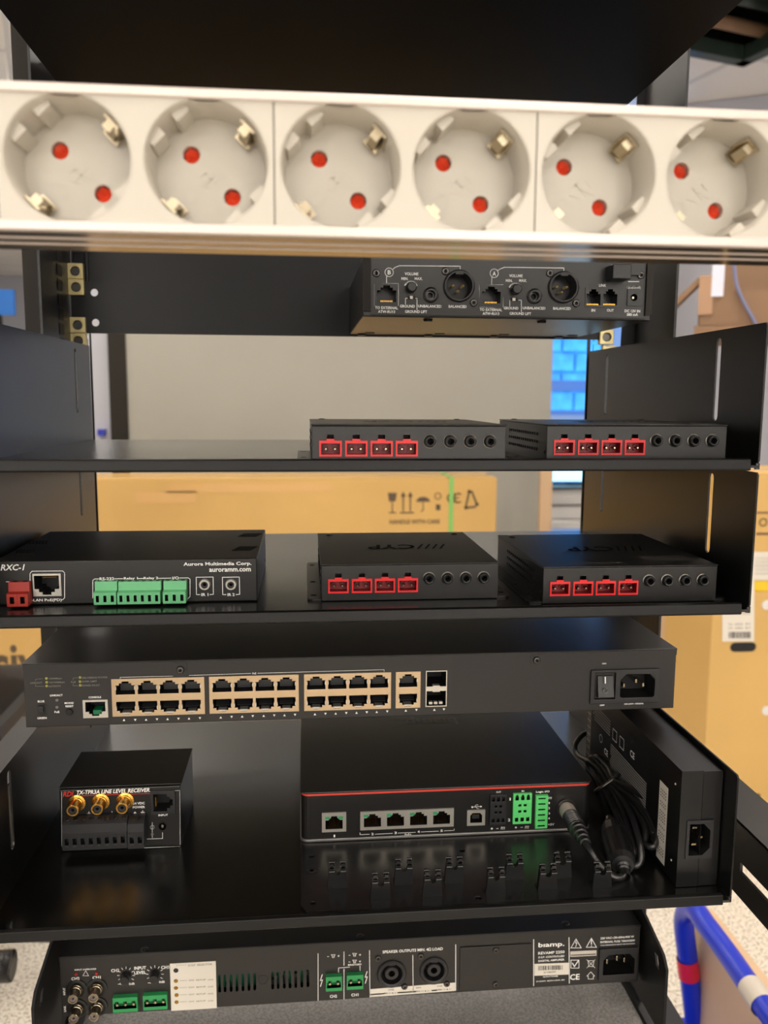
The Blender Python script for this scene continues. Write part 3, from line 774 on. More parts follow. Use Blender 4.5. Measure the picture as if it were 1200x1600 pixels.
for u, v in ((642, 450), (805, 453)):
    p = at(u, v, Y); MB().lathe((p.x, Y, p.z), [(.0036, 0), (.0034, .006), (.0028, .0068), (.0001, .0068)], n=20).obj('volume_knob', plast, wr)
    p = at(u+1 if u < 700 else u-2, v+15, Y); MB().box(p.x-.0028, p.x+.0028, Y-.0004, Y, p.z-.0012, p.z+.0012).obj('switch_well', dark, wr)
    MB().box(p.x-.0012, p.x+.0008, Y-.0012, Y, p.z-.001, p.z+.001).obj('switch_slider', lab_w, wr)
for u, v in ((588, 427), (696, 424), (740, 473), (859, 427), (900, 474), (1001, 430)):
    p = at(u, v, Y); screw(wr, (p.x, Y, p.z), .0028)
q = U(953, 414, 982, 438, Y-.008); MB().box(q[0], q[1], Y-.014, Y, q[2], q[3]).obj('cable_hook', plast, wr, bevel=.0008)
q = U(981, 421, 1000, 430, Y-.002); MB().box(q[0], q[1], Y-.003, Y, q[2], q[3]).obj('hook_arm', blk, wr)
pr = Print(Y)
def vset(dx, dy, u2):
    pr.t('VOLUME', 643+dx, 428+dy, 21, 4.4); pr.t('MIN.', 632.5+dx, 435.5+dy, 10.5, 4.2); pr.t('MAX.', 654+dx, 435.5+dy, 12, 4.2)
    pr.ring(642+dx, 450+dy, 10, 1.8, 25, 155)
for dx, dy in ((0, 0), (163, 3)):
    vset(dx, dy, 0)
    pr.t('GROUND', 636.5+dx-1*(dx > 0), 479+dy-.5, 23, 4.2); pr.t('UNBALANCED', 672.5+dx-1, 479.5+dy-1, 36, 4.2); pr.t('GROUND LIFT', 651+dx-1, 487.5+dy-.5, 34, 4.2)
    pr.t('TO EXTERNAL', 604+dx, 481.5+dy-.5, 35, 4.2); pr.t('ATW-RU13', 604+dx, 487.5+dy-.5, 26, 4.2)
    pr.t('BALANCED', 717+dx-2, 479.5+dy-.5, 28, 4.2)
    pr.line([(633.5+dx, 475+dy), (633.5+dx, 466+dy), (637+dx, 466+dy)], .9); pr.line([(647.5+dx, 466+dy), (651.5+dx, 466+dy), (651.5+dx, 484+dy)], .9)
    pr.ring(608+dx*1.007, 425.5+dy*.5, 6.4, 1.1); 
pr.t('B', 608.2, 425.5, 5, 6.5); pr.t('A', 772.2, 427.5, 5.4, 6.5)
pr.line([(604,442),(604,432)], 1); pr.line([(613,421.5),(617,418),(624,415.2),(719,416),(719,421)], 1)
pr.line([(768,445),(768.5,434)], 1); pr.line([(777,423.5),(781,420.5),(788,417.7),(881,418.8),(881,424)], 1)
pr.t('LINK', 941.5, 446, 11.5, 4.2); pr.t('IN', 927, 485, 6, 4.2); pr.t('OUT', 953.5, 485, 11, 4.2)
pr.t('DC 12V IN', 988, 486, 25, 4.2); pr.t('580 mA', 988, 491.5, 18, 4.2)
pr.line([(982,440),(998,440)], 1); pr.line([(981,450),(999,450)], .8)
for u in (982, 990, 998): pr.ring(u, 450, 2.6, .9)
pr.frame_(585, 443, 622.5, 477.5, .6); pr.frame_(749, 445, 786, 480, .6)
pr.done(wr)
for u, v in ((851, 500), (671, 498)):
    p = at(u, v, Y+.004); MB().frustum((p.x, Y+.012, z0), (p.x, Y+.012, z0-.0018), .0035, .003).obj('foot', plast, wr)
for u in (578, 688, 789, 896): p = at(u, 515, Y+.14); MB().box(p.x-.004, p.x+.004, Y+.140, Y+.147, z0-.0006, z0+.0001).obj('lower_notch', dark, wr)
for x in (x0+.01, x0+.07, x0+.13, x0+.19): MB().frustum((x, Y+.158, z0), (x, Y+.158, z0-.0015), .004, .0036).obj('rivet', plast, wr)
MB().box(x0, x1, Y+.1655, Y+.168, z0-.0018, z1).obj('front_bezel', blk_s, wr)
# long ear plate of the receiver, left side
eh = [circ(at(147, 457, .7718).x, at(147, 457, .7718).z, .0033, 16), circ(at(149, 504, .7718).x, at(149, 504, .7718).z, .0033, 16)]
MB().sheet(quad(-.2, x1+.03, z0-.0018, z0+.0425), eh, 'y', Y+.168, .002).obj('ear_plate', blk_s, wr)
# ================================================================== RELAY BOXES
def relay_box(label, X, Y, Z, fl_l=True, fl_r=True, k=1.0, vents=True):
    W, D, Hh = .1075*k, .118, .0226*k
    t = thing('relay_box', (X+W/2, Y+D/2, Z), label, 'relay box', 'small black relay boxes')
    mm = W/1000                     # 1000 units across the face
    cxs = [X+mm*v for v in (95, 226, 355, 484)]; jx = [X+mm*v for v in (603, 708, 812, 915)]
    zc_ = Z+mm*87; jz = Z+mm*124
    hw, hh = mm*57, mm*40
    conn = [[(x-hw, zc_-hh), (x+hw, zc_-hh), (x+hw, zc_+hh), (x+mm*18, zc_+hh), (x+mm*18, zc_+hh+mm*30), (x-mm*18, zc_+hh+mm*30), (x-mm*18, zc_+hh), (x-hw, zc_+hh)] for x in cxs]
    top = Z+Hh-.0009
    MB().shell(X, X+W, Y, Y+D, Z+.0002, top, conn+[circ(x, jz, mm*16, 12) for x in jx]).obj('case', blk, t, bevel=.0004)
    MB().box(X-.0003, X+W+.0003, Y-.0004, Y+D, top+.0002, Z+Hh).obj('lid', blk, t, bevel=.0003)
    for x, h in zip(cxs, conn):
        b = MB(); b.pocket(h, Y, Y+.008)
        b.mi = 1; ins = quad(x-hw*.84, x+hw*.84, zc_-hh*.74, zc_+hh*.66)
        b.sheet(quad(x-hw, x+hw, zc_-hh, zc_+hh), [ins], 'y', Y-.0008, .0008)
        b.box(x-mm*20, x+mm*20, Y-.0008, Y, zc_+hh, zc_+hh+mm*9)
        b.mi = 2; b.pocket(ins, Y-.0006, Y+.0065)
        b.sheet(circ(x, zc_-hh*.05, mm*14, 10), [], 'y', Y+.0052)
        b.mi = 3
        for s in (-1, 1): b.frustum((x+s*mm*23, Y+.0065, zc_-mm*3), (x+s*mm*23, Y+.001, zc_-mm*3), mm*5, mm*5, 8)
        b.mi = 2
        for s in (-1, 1): b.lathe((x+s*mm*23, Y+.0064, zc_-mm*3), [(mm*17, 0), (mm*17, .002), (mm*14, .002)], n=12)
        b.obj('terminal_socket', [dark, red_c, red_d, nickel], t)
    for x in jx:
        b = MB(); b.lathe((x, Y, jz), [(mm*36, 0), (mm*36, .0004), (mm*32, .0006), (mm*29, .0002)], n=20); b.mi = 1; b.lathe((x, Y, jz), [(mm*29, 0), (mm*28, .0032), (mm*24, .0036), (mm*17, .0032)], n=18); b.mi = 2; b.lathe((x, Y, jz), [(mm*17, .0032), (mm*16, -.006), (.0001, -.006)], n=18)
        b.obj('jack_socket', [ring_m, plast2, dark], t)
    # mounting flanges
    for on, s, xx in ((fl_l, -1, X), (fl_r, 1, X+W)):
        if not on: continue
        e = xx+s*.0082; r = .003
        out = [(xx, Y+.002), (e-s*r, Y+.002), (e-s*r*.3, Y+.0029), (e, Y+.005), (e, Y+D-.005), (e-s*r*.3, Y+D-.0029), (e-s*r, Y+D-.002), (xx, Y+D-.002)]
        hs = [circ(xx+s*.0045, Y+.012, .0021, 12), circ(xx+s*.0045, Y+.05, .0021, 12), circ(xx+s*.0045, Y+D-.012, .0021, 12)]
        MB().sheet(out, hs, 'z', Z+.0001, .0011).obj('mounting_flange', blk, t)
    # screws on lid and side, vents on the left side
    for x, y in ((X+.008, Y+D-.01), (X+W-.008, Y+D-.01)): screw(t, (x, y, Z+Hh), .0022, axis=(0,0,1), h=.0006, m=plast)
    if vents:
        b = MB()
        for r_ in range(3):
            for i in range(14): b.frustum((X-.0004, Y+.02+i*.0052, Z+Hh*(.32+.2*r_)), (X+.002, Y+.02+i*.0052, Z+Hh*(.32+.2*r_)), .0009, .0009, 6)
        b.obj('side_vents', dark, t)
        screw(t, (X, Y+.004, Z+Hh*.3), .0013, axis=(-1,0,0), h=.0004)
    # lid print: read from the far side
    fr = (Vector((X+W/2, Y+D/2, Z+Hh)), Vector((-1,0,0)), Vector((0,-1,0)), Vector((0,0,1)))
    pr = Print(frame=fr, off=.00015)
    pr.text_m('CYP', .006, .002, .032, .016, 1, .1)
    for i in range(4): pr.line_m([(-.017-i*.005+.001, -.006), (-.017-i*.005+.006, .010)], .0014, 1)
    return_ = [(-.049, -.037), (.049, -.037)]
    for a, b_, in ((.047, .040), (-.006, -.014)): pr.line_m([(a, .050), (b_, .050)], .0003)
    pr.text_m('RELAY CONTROL OUT', .019, .050, .034, .0022)
    pr.line_m([(-.016, .050), (-.026, .050)], .0003); pr.line_m([(-.041, .050), (-.049, .050)], .0003)
    for v in (95, 226, 355, 484, 603, 708, 812, 915): pr.poly(circ(W/2-mm*v, .0535, .0005, 6))
    random.seed(5)
    for r_ in range(5):
        a = -.046
        while a < -.016:
            l = random.uniform(.001, .005); pr.line_m([(a, .045-r_*.0036), (min(a+l, -.015), .045-r_*.0036)], .0009 if r_ else .0006); a += l+.0008
    pr.done(t, [ink_d, ink_g])
    return t
relay_box('black relay box on upper shelf, left of the two there', at(487, 700, .4592).x, .4592, Z1)
relay_box('black relay box on upper shelf beside the right side wall', at(854, 700, .471).x, .471, Z1, True, False)
relay_box('black relay box in the centre of the middle shelf', at(502, 900, .493).x, .493, Z2)
relay_box('black relay box at the right end of the middle shelf', at(849, 900, .477).x, .477, Z2)

# ================================================================== RELAY CONTROLLER (left on the middle shelf)
Y = .496; X0, X1 = -.1795, at(402, 910, Y).x; Z = Z2; Hh = .0262; D = .112
rc = thing('relay_controller', ((X0+X1)/2, Y+D/2, Z), 'black control box with green terminal plugs at left of middle shelf', 'control box')
lan = U(54, 899, 93, 929, Y); lh = rj((lan[0]+lan[1])/2, (lan[2]+lan[3])/2, lan[1]-lan[0], lan[3]-lan[2], False)
ir = [at(320, 913, Y), at(361, 913, Y)]
# bent front edge
MB().shell(X0, X1, Y, Y+D, Z+.0002, Z+Hh, [lh]+[circ(p.x, p.z, .0021, 14) for p in ir]).obj('case', blk, rc, bevel=.0008)
b = MB(); b.pocket(lh, Y, Y+.014); b.mi = 1; q = U(52, 896, 96, 931, Y); b.sheet(quad(*q), [lh], 'y', Y-.0008, .0008)
b.mi = 2
for i in range(8): b.box(lan[0]+.004+i*.0010, lan[0]+.0044+i*.0010, Y+.003, Y+.010, lan[3]-.002, lan[3]-.0015)
b.obj('ethernet_port', [dark, silver, gold_d], rc)
for p in ir:
    b = MB(); b.lathe((p.x, Y, p.z), [(.0034, 0), (.0034, .0012), (.0030, .0020), (.0021, .0020)], n=18); b.mi = 1; b.lathe((p.x, Y, p.z), [(.0021, .0020), (.0018, .0005), (.0011, .0005)], n=18); b.mi = 2; b.lathe((p.x, Y, p.z), [(.0011, .0005), (.0010, -.004), (.0001, -.004)], n=12); b.obj('infrared_jack', [silver, steel, dark], rc)
def plug(parent, u0, v0, u1, v1, n, Y, m, name='terminal_plug', proud=.008, step=True, hole=dark):
    q = U(u0, v0, u1, v1, Y-proud); x0, x1, z0, z1 = q; h = z1-z0
    b = MB()
    # side profile: sloped upper shoulder, square wire face
    pf = [(Y, z0+h*.02), (Y-proud, z0), (Y-proud, z0+h*.55), (Y-proud*.55, z0+h*.6), (Y-proud*.5, z1), (Y, z1)]
    # front face cut for wire openings
    pitch = (x1-x0)/n; hs = [rect(x0+pitch*(i+.5), z0+h*.27, pitch*.42, h*.3) for i in range(n)]
    A = [s_ for s_ in pf]
    b.sheet(quad(x0, x1, z0, z0+h*.55), hs, 'y', Y-proud)
    for (y0_, za), (y1_, zb_) in zip(A, A[1:]+A[:1]):
        if y0_ == y1_ == Y-proud: continue
        v = [b.b.verts.new(p) for p in ((x0, y0_, za), (x1, y0_, za), (x1, y1_, zb_), (x0, y1_, zb_))]; b._f(v)
    for xx in (x0, x1): b._f([b.b.verts.new((xx, y_, z_)) for y_, z_ in A])
    for i in range(1, n): b.box(x0+pitch*i-.0001, x0+pitch*i+.0001, Y-proud-.0002, Y-proud*.5, z0, z0+h*.56)
    b.mi = 1
    for hq in hs: b.pocket(hq, Y-proud, Y-proud+.005)
    for i in range(n): b.frustum((x0+pitch*(i+.5), Y-proud*.25, z1+.0001), (x0+pitch*(i+.5), Y-proud*.25, z1-.001), pitch*.28, pitch*.28, 10)
    b.obj(name, [m, hole], parent)
plug(rc, 10, 912, 43, 948, 2, Y, red_b)
plug(rc, 146, 911, 181, 945, 3, Y, green_p); plug(rc, 183, 911, 250, 944, 6, Y, green_p); plug(rc, 254, 910, 290, 943, 3, Y, green_p)
b = MB()
for uc, vc in ((391, 836), (383, 857)):
    for i in range(6):
        p = atz(uc-13+i*5, vc, Z+Hh); b.obox((p.x, p.y, Z+Hh), (.25,1,0), (1,-.25,0), (0,0,1), .0075, .0007, .00015)
for uc, vc in ((60, 848), (40, 862)):
    for i in range(6):
        p = atz(uc-13+i*5, vc, Z+Hh); b.obox((p.x, p.y, Z+Hh), (-.25,1,0), (1,.25,0), (0,0,1), .0075, .0007, .00015)
b.obj('vent_slots', dark, rc)
pr = Print(Y)
pr.t('RXC-1', 20, 886.5, 36, 9.5, 0, .25); pr.t('Aurora Multimedia Corp.', 340, 881.5, 104, 7); pr.t('auroramm.com', 359.5, 890.5, 64, 5.5)
pr.line([(10,909),(42,908.5),(44,911),(44,936),(41,938)], 1)
pr.line([(53,938),(49,938),(47,935),(47,896),(50,892.5),(98,892),(101,895),(101,934),(98,937),(96,937)], 1); pr.t('LAN PoE(PD)', 74.5, 938, 42, 5.5)
pr.line([(145,934),(145,907),(148,904.5),(154,904.5)], 1); pr.t('RS-232', 167, 904.3, 22, 4.6); pr.line([(179,904.3),(192,904.1)], 1)
pr.t('Relay 1', 204.5, 904, 21, 4.8); pr.line([(216,904),(224,903.8)], 1); pr.t('Relay 2', 236, 903.6, 22, 4.8); pr.line([(248,903.6),(267,903.2)], 1)
pr.t('I/O', 274.5, 903, 10, 4.6); pr.line([(281,903),(294,902.8),(297,905),(297,932),(294,935)], 1)
for u, t in ((320, 'IR 1'), (361, 'IR 2')):
    pr.line([(u-8,929),(u-13,929),(u-13.5,902),(u+13,901.5),(u+13.5,928.5),(u+8,929)], 1); pr.t(t, u, 929, 11, 4.6)
pr.done(rc)
for z in (.006, .02): screw(rc, (X1, Y+.1, Z+z), .0014, axis=(1,0,0), h=.0005)

# ================================================================== NETWORK SWITCH
Y = .546; X0, X1 = at(38, 1090, Y).x, at(1055, 1060, Y).x; zt, zbm = -.1722, -.2146
sw = thing('network_switch', ((X0+X1)/2, Y+.12, zbm), 'wide black network switch with rows of ethernet ports', 'network switch')
blocks = []
ctr = {}
def blk_geo(u0, u1, v0l, v1l, n): 
    a = at(u0, (v0l+v1l)/2, Y); b = at(u1, (v0l+v1l)/2-(u1-u0)*.03, Y); z1 = at(u0, v0l, Y).z; z0 = at(u0, v1l, Y).z
    return a.x, b.x, z0, z1, n
G = [blk_geo(175, 320, 1062, 1120, 4), blk_geo(327, 467, 1057.5, 1115.5, 4), blk_geo(475, 611, 1053, 1110.5, 4), blk_geo(618, 657, 1048.5, 1106, 1)]
za, zb_ = sum(g[2] for g in G)/4, sum(g[3] for g in G)/4
HP = .0139
holes = []; ports = []
for x0, x1, _, _, n in G:
    cx = (x0+x1)/2
    for i in range(n):
        px_ = cx+(i-(n-1)/2)*.01415
        for up in (True, False):
            zz = (za+zb_)/2+(.0066 if up else -.0072)
            ports.append((px_, zz, up))
con = U(130, 1093, 169, 1121, Y); cport = rj((con[0]+con[1])/2, (con[2]+con[3])/2, (con[1]-con[0])*.8, (con[3]-con[2])*.78, False)
PW, PH = .0122, .0088
sfp = U(665, 1047.5, 698, 1103.5, Y); sm_ = (sfp[2]+sfp[3])/2
sfph = [quad(sfp[0]+.0006, sfp[1]-.0006, sm_+.0016, sfp[3]-.0006), quad(sfp[0]+.0006, sfp[1]-.0006, sfp[2]+.0006, sm_-.0016)]
pw = U(921.5, 1045, 1029, 1097.5, Y); iec = U(968, 1052, 1021, 1088, Y)
ch = .0042
iecp = [(iec[0], iec[2]+.001), (iec[0]+.001, iec[2]), (iec[1]-.001, iec[2]), (iec[1], iec[2]+.001), (iec[1], iec[3]-ch), (iec[1]-ch, iec[3]), (iec[0]+ch, iec[3]), (iec[0], iec[3]-ch)]
fh = [rj(p[0], p[1], PW, PH, p[2]) for p in ports]+[cport]+sfph+[iecp]
MB().shell(X0, X1, Y, Y+.25, zbm, zt, fh).obj('case', sw_m, sw, bevel=.0006)
MB().box(X0-.0004, X1+.0004, Y-.0006, Y+.2496, zt+.0001, zt+.0012).obj('top_cover', blk, sw, bevel=.0005)
MB().box(X0, X1, Y-.0004, Y, zt-.0034, zt+.0002).obj('cover_lip', sw_m, sw)
pA = pB = None
for x0, x1, _, _, n in G:
    hs = [rj(p[0], p[1], PW, PH, p[2]) for p in ports if x0 < p[0] < x1]
    b = MB().sheet(quad(x0, x1, za, zb_), hs, 'y', Y-.0007, .0007)
    blkp = b.obj('port_block', tan, sw, bevel=.0002)
    for p in [p for p in ports if x0 < p[0] < x1]:
        o3 = Vector((p[0], Y, p[1]))
        src = pA if p[2] else pB
        if src is None:
            b = MB(); b.pocket(rj(p[0], p[1], PW, PH, p[2]), Y-.0006, Y+.013)
            if not p[2]:
                b.mi = 1; b.box(p[0]-.0028, p[0]+.0028, Y-.0004, Y+.006, p[1]-PH/2+.0002, p[1]-PH/2+.0013)
                b.mi = 2; b.obox((p[0], Y+.005, p[1]+.0008), (1,0,0), (0,1,.35), (0,-.35,1), .0045, .004, .0002)
            else:
                b.mi = 2; b.box(p[0]-.0045, p[0]+.0045, Y+.006, Y+.0062, p[1]-PH/2+.0005, p[1]+.001)
            for s in (-1, 1): b.mi = 1; b.box(p[0]+s*PW/2-.0003, p[0]+s*PW/2+.0003, Y-.0010, Y+.001, p[1]-.0012, p[1]+.0012)
            src = b.obj('ethernet_port', [dark, silver, plast2], blkp, org=o3)
            if p[2]: pA = src
            else: pB = src
        else: inst(src, blkp, o3)
b = MB(); b.sheet(quad(*con), [cport], 'y', Y-.0008, .0008); cf = b.obj('console_port', silver, sw)
b = MB(); b.pocket(cport, Y-.0006, Y+.013); b.mi = 1; cx = (con[0]+con[1])/2; b.box(cx-.002, cx+.0035, Y+.001, Y+.009, con[2]+.0016, con[2]+.0046); b.obj('console_cavity', [dark, mat('latch_green', c(10,110,70), .4)], cf)
b = MB().sheet(quad(*sfp), sfph, 'y', Y-.0008, .0008); b.mi = 1
sf = b.obj('fibre_cage', silver, sw)
for i, h in enumerate(sfph):
    b = MB(); b.pocket(h, Y-.0006, Y+.02); xm = (sfp[0]+sfp[1])/2; zz = sm_+(.0016 if i == 0 else -.0016)
    b.mi = 1
    b.box(xm-.0024, xm+.0024, Y-.0008, Y+.003, min(zz, zz+(.0006 if i == 0 else -.0006)), max(zz, zz+(.0006 if i == 0 else -.0006)))
    if i == 1:
        for s in (-1, 0, 1): b.box(xm+s*.0035-.0012, xm+s*.0035+.0012, Y+.001, Y+.004, h[0][1]+.0005, h[0][1]+.0022)
    b.obj('fibre_port', [dark, silver], sf)
# power inlet module
hole_r = U(928.5, 1050, 960, 1091, Y)
md = MB().sheet(quad(*pw), [quad(*hole_r), iecp], 'y', Y-.0022, .0022).obj('power_module', plast2, sw, bevel=.0005)
b = MB(); b.pocket(quad(*hole_r), Y-.0022, Y+.002)
b.obj('rocker_well', dark, md)
rz0, rz1 = hole_r[2]+.0012, hole_r[3]-.0022; xa, xb = hole_r[0]+.0016, hole_r[1]-.0012
MB().prism([(Y+.001, rz0), (Y-.0045, rz0+.0006), (Y-.0028, (rz0+rz1)/2), (Y-.0012, rz1), (Y+.001, rz1)], 'x', xa, xb).obj('rocker', plast, md, bevel=.0005)
b = MB(); b.pocket(iecp, Y-.0022, Y+.016); b.mi = 1
for u, v in ((975, 1071), (994, 1064), (1005, 1070)):
    p = at(u, v, Y+.002); b.box(p.x-.0006, p.x+.0006, Y+.002, Y+.016, p.z-.0013, p.z+.0013)
b.obj('power_inlet', [dark, nickel], md)
pr = Print(Y-.0036, .0004); pr.line([(945.5,1058),(945.5,1067)], 1.8)
pr.done(md, name='rocker_mark'); pr = Print(Y-.0042, .0004); pr.ring(946, 1079, 3.4, 1.5); pr.done(md, name='rocker_mark')
for u, v in ((282, 1046), (838, 1031)):
    p = at(u, v, Y); MB().prism([(p.x-.0045, zt-.001), (p.x+.0045, zt-.001), (p.x+.0045, p.z-.001), (p.x+.003, p.z-.0035), (p.x-.003, p.z-.0035), (p.x-.0045, p.z-.001)], 'y', Y-.0008, Y).obj('cover_tab', sw_m, sw)
    screw(sw, (p.x, Y-.0008, p.z), .0026, m=steel)
# slide switch and button
q = U(58.5, 1100, 71, 1117, Y); b = MB().box(*q[:2], Y-.0003, Y+.001, *q[2:]); b.obj('slide_switch', plast, sw); MB().box(q[0]+.001, q[1]-.001, Y-.0018, Y, q[2]+.0022, q[3]-.001).obj('slider', plast2, sw, bevel=.0003)
p = at(109, 1112, Y); MB().lathe((p.x, Y, p.z), [(.0028, 0), (.0028, .0004), (.0022, .0004), (.0022, -.0004), (.0018, .001), (.0001, .001)], n=16).obj('reset_button', plast, sw)
b = MB()
for u, v in ((72.5, 1060), (73, 1066), (73, 1071.8), (125, 1058.5), (125, 1065), (125.3, 1070.8)): p = at(u, v, Y); b.lathe((p.x, Y, p.z), [(.0009, 0), (.0008, .0003), (.0001, .0004)], n=10)
b.obj('status_leds', led_y, sw)
b = MB()
for u, v in ((89, 1094), (89, 1105)): p = at(u, v, Y); b.lathe((p.x, Y, p.z), [(.0010, 0), (.0009, .0003), (.0001, .0004)], n=10)
b.obj('activity_leds', ink_d, sw)
pr = Print(Y, .0005)
for s_, u, v, w_, h_ in (('LINK/ACT',57,1066.5,18,3),('1000Mbps',87,1060,19,3.4),('10/100Mbps',89.5,1066,23,3.4),('ACTIVITY',86,1071.8,19,3),('PoE',115,1065.3,7,3),
    ('DELIVERING POWER',148.5,1058.3,39,3),('OVER LIMIT',140,1064.3,23,3),('POWER FAULT',142,1070.5,28,3)): pr.t(s_, u, v, w_, h_, 1)
for s_, u, v, w_, h_ in (('LINK/ACT',88.5,1086,19,3.2),('PoE',89.3,1112,7.5,3.4),
    ('BLUE',64.5,1095.5,10,3.2),('GREEN',66,1121.5,14,3.2),('MODE/',108.5,1098,14,3.2),('RESET',109,1103,12,3.2),('CONSOLE',148.5,1089,19,3.2),('PoE',397.5,1051.8,6,3),
    ('ON',943.5,1036.5,7,2.6),('OFF',940.5,1101.5,8,2.8),('100-240V~ 50/60Hz',990,1099,33,3)): pr.t(s_, u, v, w_, h_)
pr.line([(67,1060),(56,1061),(56,1063.5)], .6, 1); pr.line([(56,1069),(56,1072),(69,1072)], .6, 1)
pr.line([(122,1058.5),(114.5,1059),(114.5,1062.5)], .6, 1); pr.line([(114.5,1068),(114.5,1071),(122,1071)], .6, 1)
pr.line([(188,1061),(188,1058),(270,1056)], .6); pr.line([(296,1055),(392,1051.8)], .6); pr.line([(403,1051.6),(600,1046),(600,1048.5)], .6)
seq = [(194,1124.5),(211.5,1124.5),(228.5,1124),(245.5,1123.6),(262,1123),(279,1122.7),(295.5,1122.2),(312.5,1121.7),(345,1120.5),(362,1119.8),(378.5,1119),(395,1118.6),(412,1118),(428.5,1117.5),(444.5,1117),(461,1116.5),(492,1115.5),(508.5,1115),(524.5,1114.4),(541,1113.8),(557,1113.2),(573,1112.6),(588.5,1112),(605,1111.3),(634,1109.8),(650.5,1109),(678.5,1108.5),(693.5,1108)]
for i, (u, v) in enumerate(seq):
    s_ = 1 if i % 2 == 0 else -1
    pr.tri([(u-2, v+1.6*s_), (u+2, v+1.6*s_), (u, v-1.8*s_)])
pr.done(sw, [ink, ink_d])

# ================================================================== LINE RECEIVER
Y = .548; X0, X1 = at(94, 1280, Y).x, at(283, 1280, Y).x; Z = Z3; q = at(190, 1231, Y); Hh = q.z-Z; D = .062
lr = thing('line_receiver', ((X0+X1)/2, Y+D/2, Z), 'small black audio line receiver with three gold sockets', 'audio receiver')
inp = U(240, 1240, 270, 1267, Y); ih = [(z_, x_) for x_, z_ in rj((inp[2]+inp[3])/2, (inp[0]+inp[1])/2, inp[3]-inp[2], inp[1]-inp[0], True)]
pj = at(254, 1291, Y)
MB().shell(X0, X1, Y, Y+D, Z+.0003, Z+Hh, [ih, circ(pj.x, pj.z, .0027, 14)]).obj('case', blk, lr, bevel=.0008)
MB().box(X0-.0006, X1+.0006, Y+.002, Y+D-.002, Z+Hh, Z+Hh+.0008).obj('cover', blk, lr, bevel=.0004)
b = MB(); b.pocket(ih, Y, Y+.012); b.mi = 1; q = U(236, 1235, 274, 1271, Y); b.sheet(quad(*q), [ih], 'y', Y-.001, .001)
b.mi = 2
for i in range(6): b.box(inp[0]+.0005, inp[0]+.0015, Y+.002, Y+.006, inp[2]+.0025+i*.0011, inp[2]+.0029+i*.0011)
b.obj('input_port', [dark, plast2, gold_d], lr, bevel=.0002)
MB().lathe((pj.x, Y, pj.z), [(.0034, 0), (.0034, .0005), (.0027, .0005), (.0026, -.008), (.0001, -.008)], n=16).obj('dc_socket', plast, lr)
MB().frustum((pj.x, Y+.008, pj.z), (pj.x, Y-.0002, pj.z), .0009, .0009, 10).obj('dc_pin', nickel, lr)
def rca(parent, p, Y, m, m2, L=.0115, r=.0040, base=.0058, nm='phono_socket'):
    b = MB(); b.lathe((p.x, Y, p.z), [(base, 0), (base, .0012), (r*1.1, .0016), (r*1.1, .003), (r, .0032), (r, L-.0003), (r*.93, L), (r*.72, L), (r*.70, L-.0005)], n=24)
    b.mi = 1; b.lathe((p.x, Y, p.z), [(r*.70, L-.0005), (r*.68, L-.001), (r*.25, L-.001)], n=24); b.lathe((p.x, Y, p.z), [(r*.26, L-.0008), (r*.24, .003)], n=12)
    b.obj(nm, [m, m2], parent)
for u, v in ((120.5, 1254), (158, 1252), (196, 1250.5)): rca(lr, at(u, v, Y), Y, gold, plast2)
def blockplug(u0, u1, v0, v1, n, proud=.010):
    q = U(u0, v0, u1, v1, Y-proud); x0, x1, z0, z1 = q; h = z1-z0; b = MB(); pitch = (x1-x0)/n
    hs = [rect(x0+pitch*(i+.5), z0+h*.28, pitch*.5, h*.24) for i in range(n)]
    b.sheet(quad(x0, x1, z0, z0+h*.52), hs, 'y', Y-proud)
    A = [(Y, z0), (Y-proud, z0), (Y-proud, z0+h*.52), (Y-proud+.001, z0+h*.56), (Y-proud+.0016, z0+h*.84), (Y-.0035, z1), (Y, z1)]
    for (y0_, z0_), (y1_, z1_) in zip(A, A[1:]+A[:1]):
        if y0_ == y1_ == Y-proud: continue
        b._f([b.b.verts.new(p) for p in ((x0, y0_, z0_), (x1, y0_, z0_), (x1, y1_, z1_), (x0, y1_, z1_))])
    for xx in (x0, x1): b._f([b.b.verts.new((xx, y_, z_)) for y_, z_ in A])
    b.mi = 1
    for hq in hs: b.pocket(hq, Y-proud, Y-proud+.005)
    b.mi = 2
    for i in range(n):
        xx = x0+pitch*(i+.5); b.box(xx-pitch*.22, xx+pitch*.22, Y-proud-.0001, Y-proud+.0005, z0+h*.12, z0+h*.19)
        b.frustum((xx, Y-.0052, z1-h*.06), (xx, Y-.0055, z1-h*.02), pitch*.3, pitch*.3, 10)
    b.obj('terminal_block', [plast2, dark, steel], lr)
blockplug(97, 198, 1282, 1327.5, 8); blockplug(199, 224.5, 1282, 1326, 2)
pr = Print(Y)
pr.t('RDL', 107.5, 1240.5, 18.5, 8.5, 1, .25); pr.t('TX-TPR3A LINE LEVEL RECEIVER', 177, 1236.2, 113, 6.8, 0, .25); pr.line([(119,1243.6),(234,1239.6)], .9, 1)
pr.t('24 VDC', 217, 1255, 18.5, 4); pr.t('POWER', 217, 1261, 19, 4); pr.t('+', 211, 1270, 4.5, 4.5)
for u, v in ((139, 1271), (175, 1270), (223, 1269)): pr.ground(u, v, .9)
pr.t('–', 128, 1273, 3, .8); pr.t('–', 164, 1271.5, 3, .8); pr.t('–', 199.5, 1270, 3, .8)
pr.t('INPUT', 255, 1273.5, 15, 3.2); pr.line([(226,1311),(254,1310),(254,1301)], .8); pr.line([(238,1285),(238,1309)], .7); pr.ring(238, 1292.5, 3, 1.2); pr.disc(238, 1303.5, 2.4, 2)
pr.line([(96.5,1237),(96.5,1322)], .5); pr.line([(226,1324.5),(282,1322.5)], .8); pr.line([(233,1236.5),(281,1235),(281.5,1320)], .4)
pr.done(lr, [ink, ink_r, ink_d])

